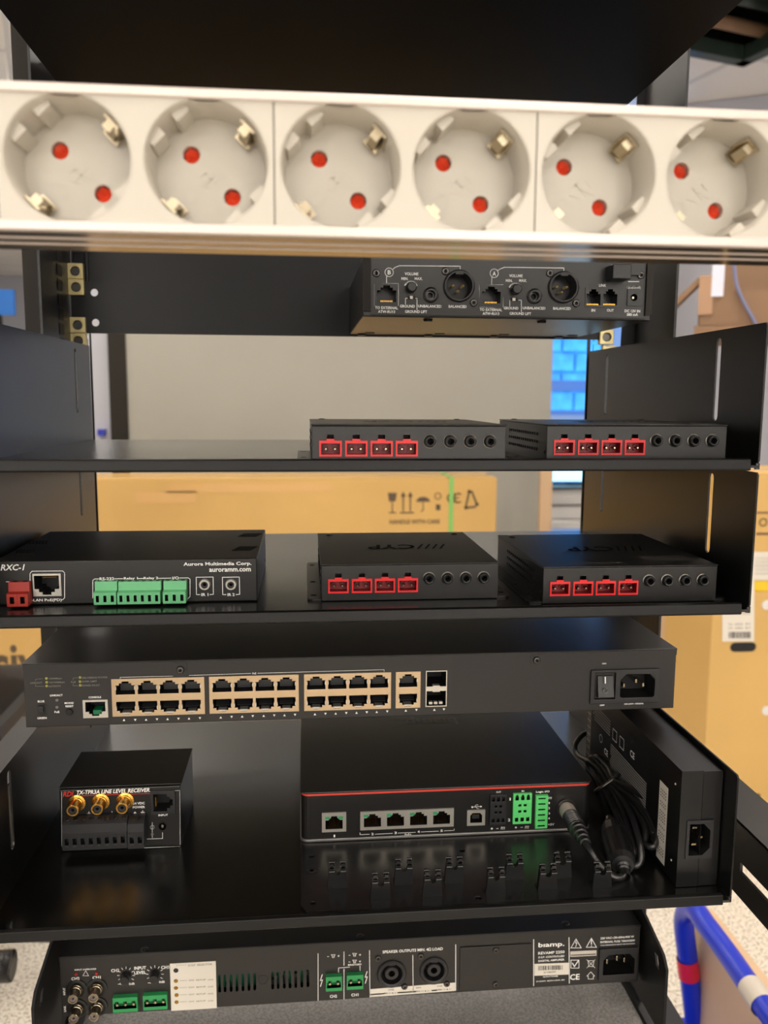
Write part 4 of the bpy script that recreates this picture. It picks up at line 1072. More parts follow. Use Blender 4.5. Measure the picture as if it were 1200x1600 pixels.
# ================================================================== AUDIO PROCESSOR on its mounting plate
Y = .542; Z = Z3+.0016
x0, x1 = at(470, 1400, .47).x, .2005
mp = thing('mounting_plate', ((x0+x1)/2, .52, Z3), 'black mounting plate with ten cable clips in front of processor', 'plate')
out = [(x0, .4705), (x0+.0042, .4625), (x1+.0, .4625), (x1+.004, .4665), (x1+.004, .74), (x0, .74)]
hs = []
for u, v, r in ((487, 1338, .0019), (487, 1361, .0034), (489, 1411, .0019), (722, 1329, .0019), (747, 1403, .0022)):
    p = atz(u, v, Z); hs.append(circ(p.x, p.y, r, 12))
b = MB().sheet(out, hs, 'z', Z3+.0002, Z-Z3-.0002); b.obj('plate', mat('plate_black', c(26,26,27), .26, bump=.05, bscale=2000), mp, bevel=.0003)
MB().box(x0+.0045, x1, .4612, .4625, Z3+.0002, Z+.0006).obj('plate_edge', steel, mp)
p = atz(487, 1361, Z); MB().lathe((p.x, p.y, Z), [(.0034, 0), (.0026, .0005), (.0012, .0004)], (0,0,1), 14).obj('rivet', plast, mp)
CB = None
for u, v in ((527.5,1388),(595,1406),(631,1383),(676,1401),(710,1380),(775,1397),(804,1375),(856,1391),(878.5,1372),(941,1388)):
    p = atz(u, v, Z)
    if CB is None:
        x, y = p.x, p.y; b = MB(); h = .0140
        pts = [(x-.0062, Z), (x+.0062, Z), (x+.0050, Z+h)]
        pts += [(x+.0022, Z+h), (x+.0022, Z+h-.0030)]+[(x+.0022*math.cos(a), Z+h-.0036-.0018*math.sin(a)) for a in (math.pi*.25, math.pi*.5, math.pi*.75)]+[(x-.0022, Z+h-.0030), (x-.0022, Z+h), (x-.0050, Z+h)]
        # leaning post with U notch, toothed arms
        b.sheet(pts, [], 'y', y, .0035)
        for s in (-1, 1):
            for k_ in range(3):
                b.frustum((x+s*.0018, y-.0004+k_*.0016, Z+h+.0004-(2-k_)*.0022+.0014), (x+s*.0052, y-.0004+k_*.0016, Z+h+.0004-(2-k_)*.0022+.0014), .0009, .0009, 8)
            b.box(x+s*.0035-.0012, x+s*.0035+.0012, y, y+.0035, Z+h-.001, Z+h+.002)
        b.box(x-.0062, x+.0062, y+.0005, y+.0070, Z, Z+.0008)
        CB = b.obj('cable_clip', plast, mp, org=(p.x, p.y, Z))
    else: inst(CB, mp, (p.x, p.y, Z))

X0, X1 = at(469, 1280, Y).x, .2005; Hh = at(600, 1234, Y).z-Z; D = .17
ap = thing('audio_processor', ((X0+X1)/2, Y+D/2, Z), 'black conference audio processor with thin red stripe on lower shelf', 'audio processor')
def rr(x0, x1, y0, y1, r, n=6):
    P = []
    for cx, cy, a0 in ((x1-r, y0+r, -90), (x1-r, y1-r, 0), (x0+r, y1-r, 90), (x0+r, y0+r, 180)):
        for i in range(n+1): a = math.radians(a0+90*i/n); P.append((cx+r*math.cos(a), cy+r*math.sin(a)))
    return P
RR = .0055
def ringprism(b, d, z0, z1): b.prism(rr(X0+d, X1-d, Y+d, Y+D-d, RR), 'z', z0, z1)
# middle body as sleeve so that the recessed face shows its ports
b = MB(); P_ = rr(X0+.0006, X1-.0006, Y+.0006, Y+D, RR)
b.prism(rr(X0+.0006, X1-.0006, Y+.012, Y+D, RR*.6), 'z', Z+.0022, Z+Hh-.0030)
bz0, bz1 = Z+.0022, Z+Hh-.0030
for xa, xb, sx in ((X0+.0006, X0+.0072, -1), (X1-.0072, X1-.0006, 1)):
    pl = [(xb if sx < 0 else xa, Y+.0006), (xb if sx < 0 else xa, Y+.013), (xa if sx < 0 else xb, Y+.013)]
    for i in range(7):
        a = math.radians(90*i/6); e = (xa if sx < 0 else xb); cx = e-sx*RR
        pl.append((cx+sx*RR*math.cos(a), Y+.0006+RR-RR*math.sin(a)))
    b.prism(pl, 'z', bz0, bz1)
b.obj('body', blk, ap)
b = MB(); ringprism(b, 0, Z+.0003, Z+.0022); b.obj('bottom_rim', mat('rim_grey', c(150,148,146), .35, metal=.8), ap, bevel=.0004)
b = MB(); ringprism(b, 0, Z+Hh-.0014, Z+Hh); b.obj('top_cover', mat('cover_black', c(34,34,34), .30, bump=.08, bscale=2500), ap, bevel=.0006)
b = MB(); ringprism(b, .0008, Z+Hh-.0030, Z+Hh-.0014); b.obj('red_stripe', red_l, ap)['label'] = 'thin red line around the edge'
FYb = Y+.0008
p1 = U(503, 1270, 541, 1300, Y); e1h = rj((p1[0]+p1[1])/2, (p1[2]+p1[3])/2-.0002, .0118, .0094, True)
pb = U(563, 1266, 709, 1294.5, Y)
eps = [e1h]; zc4 = (pb[2]+pb[3])/2
for u in (582, 618, 654, 690): eps.append(rj(at(u, 1285, Y).x, zc4+.0002, .0118, .0094, True))
usb = U(730, 1266, 758, 1290, Y); ux, uz = (usb[0]+usb[1])/2, (usb[2]+usb[3])/2
usbh = [(ux-.0042, uz-.0036), (ux+.0042, uz-.0036), (ux+.0042, uz+.0018), (ux+.0026, uz+.0036), (ux-.0026, uz+.0036), (ux-.0042, uz+.0018)]
MB().sheet(quad(X0+.0072, X1-.0072, bz0, bz1), eps+[usbh], 'y', FYb, 0).obj('connector_face', blk, ap)
MB().box(X0+.0070, X0+.0073, FYb-.0003, FYb, bz0, bz1).obj('face_seam', dark, ap)
MB().box(X1-.0073, X1-.0070, FYb-.0003, FYb, bz0, bz1).obj('face_seam', dark, ap)
b = MB().sheet(quad(*p1), [e1h], 'y', FYb-.0008, .0008); f1 = b.obj('port_shield', silver, ap)
b = MB().sheet(quad(*pb), eps[1:], 'y', FYb-.0008, .0008); f2 = b.obj('port_shield', silver, ap)
for i, h in enumerate(eps):
    cx = sum(p[0] for p in h)/len(h); lo = min(p[1] for p in h); hi = max(p[1] for p in h)
    b = MB(); b.pocket(h, FYb-.0006, FYb+.011); b.mi = 1
    for k_ in range(8): b.obox((cx-.0039+k_*.00111, FYb+.004, lo+.0026), (1,0,0), (0,1,.5), (0,-.5,1), .0003, .0035, .00012)
    b.mi = 2
    for s in ((-1, 1) if i == 0 else (-1,)): b.box(cx+s*.0045-.0016, cx+s*.0045+.0016, FYb-.0012, FYb+.001, hi-.0021, hi-.0002)
    b.obj('ethernet_port', [dark, gold, green_l], f1 if i == 0 else f2)
b = MB().sheet(quad(*usb), [usbh], 'y', FYb-.0008, .0008); us = b.obj('usb_port', silver, ap)
b = MB(); b.pocket(usbh, FYb-.0006, FYb+.010); b.mi = 1; b.box(ux-.0025, ux+.0025, FYb+.001, FYb+.01, uz-.0014, uz+.0014); b.mi = 2
for s in (-1, 1): b.box(ux+s*.0011-.0004, ux+s*.0011+.0004, FYb+.0008, FYb+.002, uz+.0014, uz+.0018)
b.obj('usb_cavity', [dark, plast2, gold], us)
def audio_block(u0, v0, u1, v1, m, md_):
    q = U(u0, v0, u1, v1, Y); x0, x1, z0, z1 = q; h = z1-z0; w_ = x1-x0
    th = [rect(x0+w_*(.2+.3*i), z1-h*.15, w_*.17, h*.12) for i in range(3)]+[rect(x0+w_*(.2+.3*i), z0+h*.15, w_*.17, h*.12) for i in range(3)]
    th += [rect(x0+w_*fx, z0+h*fz, w_*.15, h*.07) for fx in (.36, .64) for fz in (.62, .42)]
    b = MB().sheet(quad(*q), th, 'y', FYb-.0022, .0022); b.mi = 1
    for t_ in th: b.pocket(t_, FYb-.0022, FYb+.0005)
    for i in range(3): b.obox((x0+w_*(.2+.3*i), FYb-.0023, z1-h*.06), (1,0,.3), (0,1,0), (-.3,0,1), w_*.06, .0002, .0007)
    b.obj('audio_terminal', [m, dark], ap, bevel=.0002)
audio_block(765, 1241, 790.5, 1287.5, plast2, dark); audio_block(801, 1239, 830, 1286, green_b, green_d)
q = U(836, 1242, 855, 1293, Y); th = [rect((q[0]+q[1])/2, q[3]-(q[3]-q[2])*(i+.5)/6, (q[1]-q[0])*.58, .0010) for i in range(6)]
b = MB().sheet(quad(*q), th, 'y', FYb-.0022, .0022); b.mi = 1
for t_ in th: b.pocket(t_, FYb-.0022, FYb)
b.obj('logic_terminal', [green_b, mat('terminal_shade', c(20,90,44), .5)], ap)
pr = Print(FYb)
for s_, u, v, w_, h_ in (('1',522.5,1306,2.5,4.5),('2',582,1303,4,4.2),('3',618,1301.2,4,4.2),('4',654,1299.4,4,4.2),('5',690,1297.8,4,4.2),('PoE+',637.5,1303.8,11,3.4),('OUT',779,1237.5,8,3),('IN',817,1236,4,3),
    ('Logic I/O',848,1237.2,23,4.5),('1',797,1248.5,2.2,5),('2',795.5,1281,4,5),('1',858,1254.5,2,3.6),('2',858,1262.5,3,3.6),('3',858,1270.8,3,3.6),('4',857.5,1278.5,3.4,3.6),('+5V',861,1288,11,4),('+',768.5,1294.5,4,4),('–',777,1294.5,4,.8),('+',806,1292.8,4,4),('–',815,1292.6,4,.8)): pr.t(s_, u, v, w_, h_)
pr.chassis(786, 1294, .8); pr.chassis(823.5, 1292.5, .8); pr.chassis(859.5, 1247, .7)
pr.line([(562.5,1301),(562.5,1304),(577,1303.3)], .8)
for a, b_ in ((586, 613), (622, 649), (658, 685), (694, 709.5)): pr.line([(a, 1303.8-(a-577)*.049), (b_, 1303.8-(b_-577)*.049)], .8)
pr.line([(709.5,1297.3),(709.5,1294.8)], .8)
pr.line([(737,1261),(751,1260)], .9); pr.disc(738, 1261, 1.8); pr.line([(741,1260.8),(744,1257.5),(747,1257.5)], .7); pr.line([(743,1260.8),(746,1263.5),(748,1263.5)], .7); pr.tri([(750.5,1258.4),(750.5,1261.8),(753.5,1260)])
pr.done(ap)
fr = (Vector((.102, .663, Z+Hh)), Vector((-1,0,0)), Vector((0,-1,0)), Vector((0,0,1)))
pr = Print(frame=fr, off=.0002); pr.text_m('bıamp.', 0, 0, .047, .020); pr.done(ap, [mat('logo_grey', c(88,86,84), .4)])

# ================================================================== POWER SUPPLY (standing on edge) and its lead
pxa, pxb, py0, pz0, pz1 = .2305, .2572, .4715, Z3, at(1100, 1204, .4715).z
pu = thing('power_supply', ((pxa+pxb)/2, .55, Z3), 'long black power brick standing on edge against the shelf wall', 'power supply')
PL = .172; xm = (pxa+pxb)/2+.0008
ci = U(1078, 1277, 1125, 1344, py0); cxm, czm = (pxa+pxb)/2, (ci[2]+ci[3])/2
fw, fhh = .0082, .0122
def oct_(w_, h_, c_): return [(cxm-w_, czm-h_), (cxm+w_-c_, czm-h_), (cxm+w_, czm-h_+c_), (cxm+w_, czm+h_-c_), (cxm+w_-c_, czm+h_), (cxm-w_, czm+h_)]
inl = oct_(.0067, .0104, .0045)
MB().shell(pxa, xm-.0002, py0, py0+PL, pz0+.0004, pz1, [[p for p in quad(cxm-.0086, xm-.0003, czm-.0127, czm+.0127)]]).obj('case_half', plast, pu, bevel=.0022, seg=3)
MB().shell(xm+.0002, pxb, py0+.0004, py0+PL, pz0+.0004, pz1-.0008, [quad(xm+.0003, cxm+.0086, czm-.0127, czm+.0127)]).obj('case_half', plast, pu, bevel=.0022, seg=3)
b = MB().sheet(quad(cxm-.0086, cxm+.0086, czm-.0127, czm+.0127), [inl], 'y', py0-.0008, .0008); b.mi = 1; b.pocket(inl, py0-.0006, py0+.015); b.mi = 2
for dx_, dz_ in ((-.0022, .0065), (.0018, 0), (-.0022, -.0045)): b.box(cxm+dx_-.0014, cxm+dx_+.0014, py0+.002, py0+.015, czm+dz_-.0006, czm+dz_+.0006)
b.obj('power_inlet', [plast2, dark, nickel], pu)
# printed side label
fr = (Vector((pxa, py0+PL/2, (pz0+pz1)/2)), Vector((0,-1,0)), Vector((0,0,1)), Vector((-1,0,0)))
pr = Print(frame=fr, off=.0002)
pr.poly(rr(-.070, .040, -.026, .028, .004), 2); random.seed(11)
for r_ in range(16):
    a = .036; z_ = -.022+r_*.0019
    while a > -.030:
        l = random.uniform(.001, .006); pr.line_m([(a, z_), (max(a-l, -.031), z_)], .0009, 1, .0002); a -= l+.0009
for r_ in range(6):
    a = -.034
    while a > -.066:
        l = random.uniform(.002, .006); pr.line_m([(a, .012+r_*.0022), (max(a-l, -.067), .012+r_*.0022)], .0010, 1, .0002); a -= l+.001
pr.text_m('CE', -.040, -.004, .008, .005, 0, lift=.0002); pr.text_m('CE', .010, .016, .008, .005, 0, lift=.0002)
pr.line_m([(x_, z_) for x_, z_ in circ(-.052, .002, .003, 14)]+[(-.049, .002)], .0006, 0, .0002)
for a, b_ in ((-.024, .016), (-.010, .016)): pr.line_m([(a-.004,b_-.004),(a+.004,b_-.004),(a+.004,b_+.004),(a-.004,b_+.004),(a-.004,b_-.004)], .0006, 0, .0002)
pr.line_m([(x_, z_) for x_, z_ in circ(.052-.002, -.024, .003, 14)]+[(.053, -.024)], .0005, 0, .0002)
# white vertical stickers
pr.poly(quad(.0560, .0690, -.034, .019), 3); pr.poly(quad(-.084, -.076, -.030, .036), 4)
for i in range(4): pr.text_m('|||  ||| | |||| || |||', .0590+i*.0024, -.0075, .044, .0011, 5, 0, math.pi/2, .0002)
for i in range(32): 
    if i % 3: pr.line_m([(-.083, -.028+i*.0019), (-.077, -.028+i*.0019)], .0009, 5, .0002)
pr.done(pu, [ink, mat('ink_label_grey', c(165,163,158), .5), lab_k, lab_w, lab_g, ink_k], 'rating_label')
for y_, z_ in ((py0+.008, pz1-.012), (py0+.008, pz0+.014)): MB().frustum((pxa, y_, z_), (pxa-.0003, y_, z_), .0007, .0007, 8).obj('moulding_dot', lab_w, pu)
# moulded grip texture strip on the outer side edge
b = MB()
for i in range(14): b.box(pxb-.0002, pxb+.0003, py0+.004, py0+.010, pz1-.010-i*.0022, pz1-.009-i*.0022)
b.obj('grip_ribs', plast2, pu)

cb = thing('power_lead', at(975, 1360, .485), 'coiled black power lead plugged into the audio processor', 'cable')
# screw-lock DC plug in the processor face
s0 = at(884, 1262, FYb); e0 = at(917, 1322, .497)
d0 = (e0-s0)
n0 = s0+d0*.02
MB().lathe(s0+Vector((0,0,0)), [(.0068, 0), (.0068, .0015), (.0055, .0015)], n=20).obj('socket_ring', steel, cb)
MB().lathe(s0, [(.0050, .001), (.0056, .003), (.0056, .011), (.0050, .0115)], d0, 24).obj('lock_nut', mat('nut_bright', c(225,218,205), .35, metal=.5), cb, bevel=.0002)
L0_ = d0.length
prf = [(.0048, .0105), (.0060, .012)]
for i in range(7): prf += [(.0061, .013+i*.0019), (.0055, .0135+i*.0019)]
prf += [(.0060, .0270)]
h_ = .0275; r_ = .0056
for i in range(4): prf += [(r_, h_), (r_, h_+.0030), (r_-.0012, h_+.0034), (r_-.0012, h_+.0044)]; h_ += .0048; r_ -= .0006
prf += [(.0026, h_+.001)]
sc = L0_/(h_+.001); prf = [(r__, hh_*sc if i > 0 else hh_) for i, (r__, hh_) in enumerate(prf)]
MB().lathe(s0, prf, d0, 20).obj('plug', rubber, cb)
CR = .0023
MB().tube([at(914, 1317, .499), at(924, 1332, .492), at(936, 1350, .486), at(950, 1364, .481), at(962, 1371, .479), at(972, 1370, .480), at(976, 1362, .482)], CR, 12).obj('cord', rubber, cb)
# inline barrel
a, b_ = at(977, 1366, .481), at(952, 1278, .548); L_ = (b_-a).length
MB().lathe(a, [(.0026, -.003), (.0034, .001), (.0030, .003), (.0040, .004), (.0034, .006), (.0046, .007), (.0040, .009), (.0070, .0095), (.0088, .014), (.0092, .030), (.0092, L_*.62), (.0078, L_*.78), (.0040, L_*.92), (.0026, L_)], b_-a, 24).obj('inline_filter', rubber, cb)
for f_ in (.38, .62):
    q = a+(b_-a)*f_+Vector((-.001, -.0078, .0048)); MB().obox(q, (1, 0, .02), (b_-a), (b_-a).cross(Vector((1,0,0))), .0030, .0004, .0003).obj('moulded_mark', plast2, cb)
# coiled strands
MB().tube([at(952,1280,.548), at(946,1260,.560), at(940,1240,.57), at(938,1215,.585)], CR, 10).obj('cord', rubber, cb)
def strand(pts, closed=True): MB().tube([at(u, v, y) for u, v, y in pts], CR, 10, closed=closed).obj('cord_loop', rubber, cb)
strand([(918,1190,.610),(936,1204,.590),(951,1224,.570),(972,1248,.545),(989,1280,.520),(1000,1320,.500),(1001,1345,.494),(990,1352,.494),(985,1325,.505),(975,1290,.525),(958,1252,.555),(942,1226,.575),(926,1204,.600)])
strand([(924,1184,.610),(942,1200,.590),(957,1222,.568),(985,1243,.543),(1012,1270,.520),(1026,1300,.505),(1021,1322,.498),(1008,1318,.503),(1008,1295,.512),(994,1268,.530),(966,1240,.556),(948,1216,.580),(930,1196,.600)])
strand([(931,1182,.612),(950,1200,.588),(961,1219,.566),(992,1236,.540),(1020,1258,.518),(1033,1284,.508),(1031,1306,.505),(1020,1302,.510),(1012,1278,.520),(990,1254,.540),(964,1230,.562),(946,1206,.585)])
strand([(921,1188,.613),(938,1208,.588),(953,1230,.566),(970,1262,.540),(984,1300,.517),(992,1330,.503),(984,1340,.503),(976,1318,.513),(966,1280,.534),(950,1246,.560),(936,1222,.580)])
# wire tie around the bundle
c0 = at(949, 1223, .570); MB().tube([c0+Vector((.010*math.cos(t)*.9, .004*math.sin(t), .007*math.cos(t+.4))) for t in [2*math.pi*i/10 for i in range(10)]], .0012, 6, closed=True, sub=3).obj('wire_tie', steel, cb)
# lead leaving the back of the brick, arching over to the coil
MB().tube([(.243, py0+PL-.002, -.262), (.236, py0+PL+.02, -.250), at(935, 1136, .665), at(912, 1147, .665), at(899, 1164, .655), at(903, 1180, .64), at(920, 1190, .612)], CR*.9, 10).obj('cord', rubber, cb)

# ================================================================== AMPLIFIER
Y = .588; X0, X1 = at(95, 1550, Y).x, at(999, 1490, Y).x; zt = -.4085; zbm = -.4560
am = thing('power_amplifier', ((X0+X1)/2, Y+.1, zbm), 'black power amplifier at the bottom with green plugs and loudspeaker sockets', 'amplifier')
vs_ = []
for u in (343, 351.5, 361, 370, 379.5, 389, 398): vs_.append((u, 1536))
for u in (426, 434.5, 444, 453, 462, 471.5, 481): vs_.append((u, 1530))
zv = at(412, 1533, Y).z
H = [slot(at(u, v, Y).x, zv, .0021, .0145) for u, v in vs_]
ic = U(935, 1480, 995, 1528, Y); ih = U(941.5, 1489, 990, 1520, Y); ch = .0045
inl = [(ih[0], ih[2]), (ih[1], ih[2]), (ih[1], ih[3]-ch), (ih[1]-ch, ih[3]), (ih[0]+ch, ih[3]), (ih[0], ih[3]-ch)]
H.append(inl)
sp = [at(612, 1521, Y), at(678, 1516, Y)]
H += [circ(p.x, p.z, .0094, 24) for p in sp]
MB().shell(X0, X1, Y, Y+.17, zbm, zt, H).obj('case', sw_m, am, bevel=.0006)
MB().box(X0-.0003, X1+.0003, Y-.0008, Y+.17, zt, zt+.0012).obj('top_cover', blk_s, am, bevel=.0005)
MB().box(X0, X1, Y-.0006, Y, zt-.0016, zt+.0004).obj('cover_lip', sw_m, am)
q0, q1 = at(335, 1533, Y).x, at(490, 1533, Y).x; MB().box(q0, q1, Y+.009, Y+.0105, zv-.010, zv+.010).obj('circuit_board', pcb, am)
random.seed(2); b = MB()
for i in range(9): xx = random.uniform(q0+.004, q1-.004); b.box(xx, xx+.003, Y+.006, Y+.009, zv-.008, zv-.008+random.uniform(.003, .01))
b.obj('board_components', plast2, am)
# phono sockets 2x2
for u, v in ((120, 1545), (151.5, 1543), (121, 1575), (152.5, 1572)):
    p = at(u, v, Y); MB().lathe((p.x, Y, p.z), [(.0075, 0), (.0075, .0010), (.0060, .0012)], n=24).obj('socket_base', plast, am)
    rca(am, p, Y-.001, nickel, mat('phono_core', c(120,110,105), .5) if 'phono_core' not in MATS else MATS['phono_core'], .0105, .0037, .0045)
for u, v in ((119, 1522), (151, 1521)): p = at(u, v, Y); MB().lathe((p.x, Y, p.z), [(.0012, 0), (.001, .0008), (.0001, .001)], n=12).obj('overload_led', led_r, am)
for u, v in ((197, 1524), (242, 1522)):
    p = at(u, v, Y); MB().lathe((p.x, Y, p.z), [(.0036, 0), (.0034, .006), (.0031, .0066), (.0001, .0066)], n=12).obj('level_knob', plast, am, bevel=.0002)
def header(u0, v0, u1, v1, n):
    q = U(u0, v0, u1, v1, Y); x0, x1, z0, z1 = q; h = z1-z0; p = (x1-x0)/n; b = MB()
    op = [(x0+.0008, z0+h*.22), (x1-.0008, z0+h*.22), (x1-.0008, z0+h*.62)]
    for i in range(n)[::-1]:
        cx = x0+p*(i+.5); op += [(cx+p*.22, z0+h*.62), (cx+p*.22, z0+h*.74), (cx-p*.22, z0+h*.74), (cx-p*.22, z0+h*.62)]
    op += [(x0+.0008, z0+h*.62)]
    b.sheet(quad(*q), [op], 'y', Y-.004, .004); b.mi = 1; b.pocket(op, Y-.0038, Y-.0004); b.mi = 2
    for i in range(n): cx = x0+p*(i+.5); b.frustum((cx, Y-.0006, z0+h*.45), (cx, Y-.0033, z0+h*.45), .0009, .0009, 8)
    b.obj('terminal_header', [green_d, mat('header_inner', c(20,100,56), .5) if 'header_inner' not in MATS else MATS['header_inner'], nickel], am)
header(178, 1553, 216.5, 1575.5, 3); header(225, 1549.5, 262.5, 1572, 3); header(509, 1521, 534, 1543, 2); header(541.5, 1518.5, 567, 1540.5, 2)
for p in sp:
    b = MB(); b.lathe((p.x, Y, p.z), [(.0112, 0), (.0112, .0012), (.0104, .0020), (.0096, .0020), (.0082, .0014), (.0080, -.010), (.0001, -.010)], n=32)
    b.lathe((p.x, Y+.010, p.z), [(.0056, 0), (.0056, .0095), (.0050, .0105), (.0026, .0105), (.0024, .003), (.0001, .003)], n=24)
    b.box(p.x-.0024, p.x+.0024, Y-.0022, Y+.004, p.z+.0080, p.z+.0102)
    so = b.obj('speaker_socket', plast2, am)
    MB().lathe((p.x, Y, p.z), [(.0018, .0012), (.0014, -.004)], n=10).obj('socket_contact', nickel, so)
for u, v in ((591, 1497), (632, 1541.5), (657.5, 1493.5), (698, 1537), (774, 1483), (774, 1536)): p = at(u, v, Y); screw(am, (p.x, Y, p.z), .0025)
q = U(718, 1476.5, 829, 1543, Y); MB().box(q[0], q[1], Y-.0012, Y, q[2], q[3]).obj('blank_plate', sw_m, am, bevel=.0004)
for u, v in ((774, 1483), (774, 1536)): p = at(u, v, Y); screw(am, (p.x, Y-.0012, p.z), .0025)
b = MB().sheet(quad(*ic), [inl], 'y', Y-.002, .002); b.mi = 1; b.pocket(inl, Y-.0018, Y+.016); b.mi = 2
for u, v in ((948, 1501.5), (963.5, 1496.5), (975, 1499)): p = at(u, v, Y+.002); b.box(p.x-.0007, p.x+.0007, Y+.001, Y+.016, p.z-.002, p.z+.002)
b.obj('power_inlet', [plast2, dark, nickel], am, bevel=.0003)
p = at(411, 1531, Y); MB().sheet(circ(p.x, p.z, .0042, 6), [circ(p.x, p.z, .0036, 6)], 'y', Y-.0002, .0002).obj('hex_boss', blk, am)
for u, v in ((226, 1484), (563, 1463), (884, 1443)): p = atz(u, v, zt+.0012); screw(am, (p.x, p.y, zt+.0012), .003, axis=(0,0,1), h=.0006)
q = U(266.5, 1503.5, 338, 1577, Y); so = MB().box(q[0], q[1], Y-.0003, Y, q[2], q[3]).obj('selector_sticker', lab_w, am)
for i, (u, v) in enumerate(((275,1516),(275,1532.5),(275,1543.5),(276,1554.5),(276,1565.5))):
    p = at(u, v, Y); MB().lathe((p.x, Y-.0003, p.z), [(.0019 if i == 0 else .0016, 0), (.0012, .0004), (.0001, .0003)], n=12).obj('selector_hole' if i == 0 else 'indicator', plast if i == 0 else gold_d, am)
pr = Print(Y)
for s_, u, v, w_, h_ in (('INPUT OVERLOAD',133.5,1514.5,34,2.8),('CH2',118,1529,13,5.4),('CH1',151,1527.2,13,5.4),('CH2',180,1516.2,13,5.8),('INPUT',219,1512.3,19,5.6),('LEVEL',219,1519.4,19,5.6),('CH1',258,1511.2,13,5.8),
    ('–∞',188,1537,8,3.5),('0dB',206,1537,9,4.2),('–∞',235,1535,8,3.5),('0dB',253,1534,9,4.2),('+',187,1577.5,3.5,3.5),('–',198,1577.5,2.5,.7),('GND',209.5,1577,9,3.4),('+',234,1575.5,3.5,3.5),('–',245,1575,2.5,.7),('GND',256.5,1574,9,3.4),
    ('CH2',521,1556.5,12,5.4),('CH1',554.5,1554.3,12,5.4),('–',512.5,1494.5,3,.8),('+',529,1493.5,3.4,3.4),('–',546,1492.5,3,.8),('+',562.5,1491.7,3.4,3.4),('–',546,1503,3,.8),('+',562.5,1502,3.4,3.4),('BRIDGED',554.5,1507,23,2.8),
    ('SPEAKER OUTPUTS MIN. 4Ω LOAD',645,1484.6,103,5.6),('bıamp.',861.5,1476.5,46,11),('REVAMP 2250',861.5,1488.2,46.5,5.2),('D.S.P. CONTROLLED',861.5,1494.6,46,3.6),('DIGITAL AMPLIFIER',861.5,1500.3,46,3.8),
    ('OUTPUT POWER',860,1525.6,27,2.6),('2×250W, 4Ω/2×150W, 8Ω',860,1532.2,50,2.8),('CE',898,1526.3,17,11),('230 VAC~/50-60Hz/400 W',964.5,1464.6,60,4),('INTERNAL FUSE: T8AH/250V',965,1470.6,62,3.8)): pr.t(s_, u, v, w_, h_)
pr.t('INPUT', 100.5, 1549, 13, 3.4, 0, 0, math.pi/2); pr.t('LINK', 101.5, 1576, 11, 3.4, 0, 0, math.pi/2)
pr.line([(129.5,1524.5),(134,1516.5),(138.5,1524.5),(129.5,1524.5)], .7)
for cu, cv in ((197, 1524), (242, 1522)):
    for a_ in range(-30, 211, 30):
        ca, sa = math.cos(math.radians(a_)), math.sin(math.radians(a_)); pr.line([(cu+10.5*ca, cv-10.5*sa), (cu+13.5*ca, cv-13.5*sa)], .9)
pr.line([(497,1490),(497,1563)], 1); pr.line([(537.5,1487),(537.5,1508)], 1); pr.line([(537.5,1514),(537.5,1561)], 1); pr.line([(577.3,1485),(578,1558)], 1)
for u, v in ((520.7, 1494), (554, 1492), (554, 1502.5)):
    pr.line([(u-3,v-2.5),(u+3,v-2.5),(u+1.5,v),(u-1.5,v),(u-3,v-2.5)], .8); pr.line([(u-1.5,v),(u-1.5,v+2),(u+1.5,v+2),(u+1.5,v)], .7)
pr.line([(529,1519),(529,1512.3),(546,1511)], .9); pr.line([(562.5,1509),(562.5,1516.5)], .9)
for u, v in ((502, 1532), (572, 1527)): pr.line([(u+1.5,v-9),(u-1.5,v),(u+1.8,v-1),(u-1.2,v+9)], 1.3)
pr.line([(712,1476),(712,1547)], 1.2); pr.line([(645,1492.5),(645.5,1552)], 1)
pr.poly([pr.uv(577.8,1545.5),pr.uv(577.8,1558),pr.uv(712,1548),pr.uv(712,1535)][::-1], 1)
for a_, b_ in ((580, 599), (622, 643), (647, 649), (675, 682)): pr.line([(a_, 1553.7-(a_-580)*.065), (b_, 1553.7-(b_-580)*.065)], 2.4, 2)
pr.t('CH2', 611, 1546.3, 10, 2.8, 2); pr.t('PIN 1+ & 1–', 610, 1551.6, 22, 3, 2); pr.t('CH1', 653.5, 1543, 9, 2.6, 2); pr.t('CH2', 687, 1540.5, 9, 2.6, 2); pr.t('PIN 1+ & 1–', 661, 1548.4, 24, 2.8, 2); pr.t('PIN 1+ & 1–', 695, 1545.8, 24, 2.8, 2)
pr.line([(833.8,1468),(833.8,1540)], 1.2); pr.line([(889,1465),(889.5,1536)], 1.2)
pr.poly([pr.uv(835,1506),pr.uv(835,1524.5),pr.uv(888.5,1522.5),pr.uv(888.5,1504)][::-1], 1)
random.seed(9); u = 841
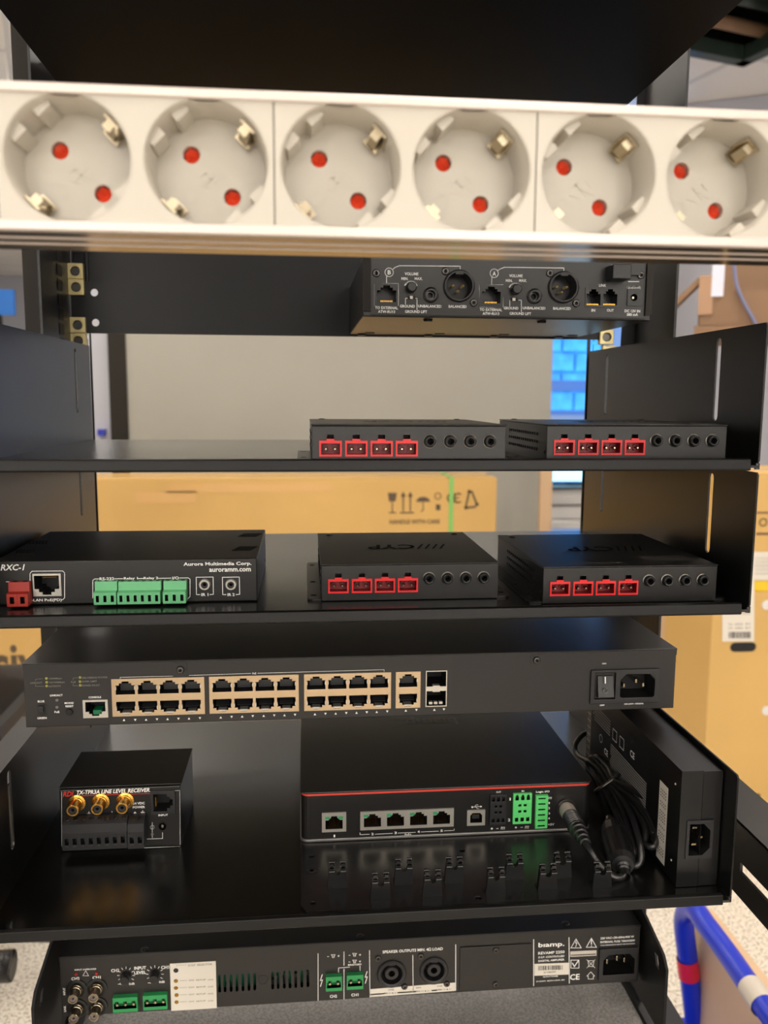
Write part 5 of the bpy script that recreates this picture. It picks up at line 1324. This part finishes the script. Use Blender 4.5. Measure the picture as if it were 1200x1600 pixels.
while u < 880:
    ww = random.choice((.6, .9, 1.6)); pr.rect(u, 1509-(u-841)*.03, u+ww, 1516-(u-841)*.03, 2, .00005); u += ww+random.choice((.7, 1.1))
pr.t('21100297', 859, 1518.8, 22, 3, 2)
for u in (900, 924):
    v = 1474.5-(u-900)*.04; pr.line([(u-8,v+6.5),(u,v-7.5),(u+8,v+6.5),(u-8,v+6.5)], 1.1)
pr.line([(924,1468.5),(924,1475)], 1.6); pr.disc(924, 1478, .9); pr.line([(901,1468),(899,1473.5),(901.5,1473),(899.5,1479)], 1.1)
pr.poly([pr.uv(891,1486.5),pr.uv(891,1495),pr.uv(932,1493),pr.uv(932,1484.5)][::-1], 3); pr.line([(893,1492.5),(930,1490.8)], 1.8, 2)
pr.frame_(892, 1500, 904.5, 1512.5, 1.1); pr.line([(894.5,1505),(897.5,1510),(903.5,1501)], 1.7)
pr.line([(918.5,1501),(920,1510),(926.5,1510),(928,1501),(918.5,1501)], .9); pr.line([(917,1499.5),(929.5,1512)], .8); pr.line([(929.5,1499.5),(917,1512)], .8)
pr.line([(917,1525),(923,1518.5),(929,1525),(927,1525),(927,1529.5),(919,1529.5),(919,1525),(917,1525)], 1)
pr.t('THIS APPARATUS MUST BE EARTHED', 965, 1475.6, 62, 1.8)
pr.done(am, [ink, lab_w, ink_k, lab_g])
pr = Print(Y-.0003)
pr.t('D.S.P. SELECTOR', 313, 1507.3, 39, 3.4, 0)
pr.line([(276,1510),(276,1508),(291,1507.5)], .5)
for i, v in enumerate((1531.5, 1542.5, 1553.5, 1564.5)):
    pr.line([(281,v+.7),(292,v+.3)], .6); pr.t('CH1', 299, v, 9, 2.6); pr.t('SETUP', 314, v-.6, 16, 2.6); pr.t('CH2', 329, v-1, 9, 2.6)
pr.done(am, [mat('print_faded', c(150,142,132), .7)])

for o in bpy.data.objects:
    if o.name.split('.')[0] in ('side_vents', 'vent_slots', 'status_leds', 'activity_leds', 'board_components', 'grip_ribs'): o['kind'] = 'stuff'
